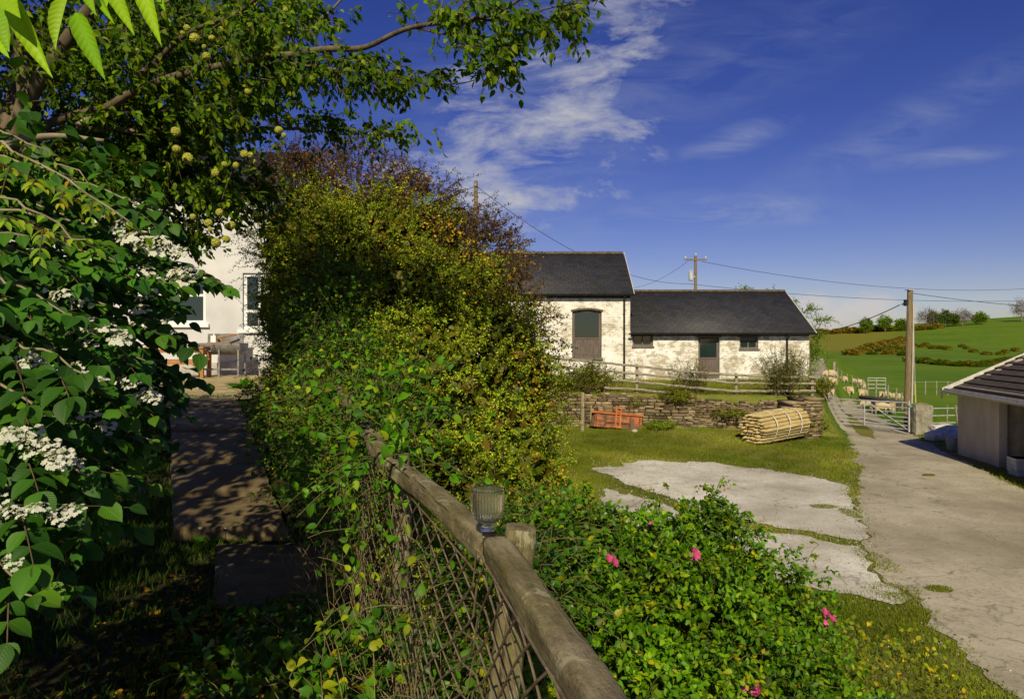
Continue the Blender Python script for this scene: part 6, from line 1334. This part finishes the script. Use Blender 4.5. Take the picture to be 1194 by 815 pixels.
protos = {'gorse': proto_bush('gorse_bush', 2.2, 1500, .42, [(0, (.03, .036, .014)), (.6, (.06, .056, .022)), (1, (.10, .075, .035))], .07), 'scrub': proto_bush('scrub_bush', 2.2, 1500, .42, [(0, (.045, .035, .018)), (.6, (.09, .068, .032)), (1, (.15, .11, .055))]), 'dark': proto_bush('hedge_shrub', 2.2, 1500, .42, [(0, (.018, .032, .008)), (.6, (.04, .06, .014)), (1, (.07, .09, .02))])}
used = set(); LAB = {'gorse': ('gorse bush with yellow blossom in the hedge band on the hillside', 'gorse bush', 'gorse bushes on the hillside'), 'scrub': ('brown leafless looking scrub bush in the hill hedgerow', 'scrub bush', 'brown scrub bushes on the hill'), 'dark': ('dark green hedge shrub between the lower pasture and the hill field', 'hedge shrub', 'dark shrubs of the field hedge')}
def put(kind, px, py, s):
    q = G(px, py); o = protos[kind] if kind not in used else copy_tree(protos[kind]); used.add(kind)
    o.location = q; k = s*q.y/F/2.2*random.uniform(.85, 1.2); o.scale = (k*1.1, k, k*random.uniform(.8, 1.1)); o.rotation_euler = (0, 0, random.uniform(-.5, .5)); l = LAB[kind]; tag(o, l[0], l[1], l[2])
for i in range(24): t = i/23; put('dark' if i % 4 else 'gorse', 1062+t*135, 422+6*math.sin(min(t*1.6, 1)*PI/2)-max(0, t-.6)*26, 5.5)
for i in range(20): t = i/19; put('scrub' if i % 3 else 'gorse', 994+t*62+random.uniform(-2, 2), 414-t*16+random.uniform(-1, 2), 6.0)
for i in range(14): put('scrub' if i % 2 else 'dark', random.uniform(1015, 1058), random.uniform(407, 415), 5.0)
for x, y in ((1056, 398), (1064, 404), (1076, 405), (1079, 403), (1097, 407), (1104, 408), (1122, 405), (1127, 407), (1135, 411), (1150, 414), (1166, 414), (1172, 412), (1088, 407), (1184, 410)): put('gorse', x, y, 4.0)
for i in range(26): t = i/25; put('scrub' if i % 3 else 'dark', 953+t*140+random.uniform(-2, 2), 389.5-t*6+random.uniform(-.4, .8), 5.2)
# crest trees
def crest(px, top, hpx, wpx, kind, label):
    d = 262.0; x = (px-CX)/F*d; gz = float(H(x, d)); zt = EYE-(top-HY)/F*d; hm = max(hpx/F*d, zt-gz); wm = wpx/F*d/2; base = Vector((x, d, gz-.2)); cz = zt-hm*.38
    bl = [(x, d, cz, wm*.8, wm*.7, hm*.38), (x-wm*.45, d+.5, cz-hm*.08, wm*.55, wm*.5, hm*.28), (x+wm*.45, d-.5, cz-hm*.06, wm*.55, wm*.5, hm*.30)]
    if kind == 'bare': return tree('bare_tree', base, bl, 420, 0.0, None, label, .28, sprayL=1.9, tw=.055, tm='baretwig')
    return tree('hill_tree', base, bl, 200, .42, [(0, (.018, .035, .008)), (1, (.05, .085, .02))] if kind == 'dark' else [(0, (.04, .085, .012)), (1, (.08, .14, .02))], label, .22, seedl=10, sprayL=1.2, tw=.03)
M['baretwig'] = simple('bare_twig', (.13, .10, .075), (.22, .18, .14), 3, .9)
crest(1081, 358, 18, 26, 'bare', 'bare round crowned tree on the hill crest right of the leaning pole')
crest(1122, 359, 15, 24, 'bare', 'bare round crowned tree on the hill crest nearest the garage')
crest(1191, 347, 24, 24, 'bare', 'large bare tree on the crest at the right edge of the frame')
crest(1102, 361, 14, 14, 'dark', 'dark evergreen tree between the two bare crest trees')
crest(1112, 366, 9, 10, 'dark', 'small dark tree just left of the right bare crest tree')
crest(1143, 364, 9, 17, 'green', 'low green tree on the crest, farthest right of the leafy ones')
crest(1010, 370, 14, 14, 'green', 'green tree on the crest hedge, leftmost of the three left of the pole')
crest(1032, 367, 16, 15, 'green', 'green tree on the crest hedge, middle of the three left of the pole')
crest(1051, 371, 12, 13, 'green', 'green tree on the crest hedge, closest to the pole of the three on its left')
crest(1088, 362, 10, 12, 'dark', 'small dark tree beside the left bare crest tree')

# loose grit along the concrete edges
pp = []
for poly in SHEETS[:3]:
    A = np.array(poly); A = A[(A[:, 1] < 27) & (A[:, 1] > 6) & (np.abs(A[:, 0]/A[:, 1]) < .8)]
    if len(A): q = A[rng.integers(0, len(A), 1700)]; pp.append(q+rng.normal(size=q.shape)*np.array([.22, .28]))
q = np.concatenate(pp); n = len(q); hz_ = H(q[:, 0], q[:, 1])+.018
cube = [(-.5, -.5, -.3), (.5, -.4, -.3), (.4, .5, -.3), (-.5, .4, -.3), (-.3, -.3, .4), (.35, -.3, .3), (.25, .3, .35), (-.3, .3, .3)]
L2 = (np.stack([q[:, 0], q[:, 1], hz_], 1), rng.normal(size=(n, 3))*np.array([1, 1, .2]), rng.normal(size=(n, 3))*.4+np.array([0, 0, 1]), .008+.03*rng.random(n)**3, rng.random(n))
fol('grit', (cube, np.array([(4, 5, 6, 7), (0, 1, 5, 4), (1, 2, 6, 5), (2, 3, 7, 6), (3, 0, 4, 7)])), L2, leafmat('grit', [(0, (.12, .10, .07)), (1, (.42, .38, .30))], .01, .9, .1, gain=(1, 1, 1)), None, off=(5, 12, 0), kind='stuff', label='loose grit and small stones along the concrete edges', cat='grit')
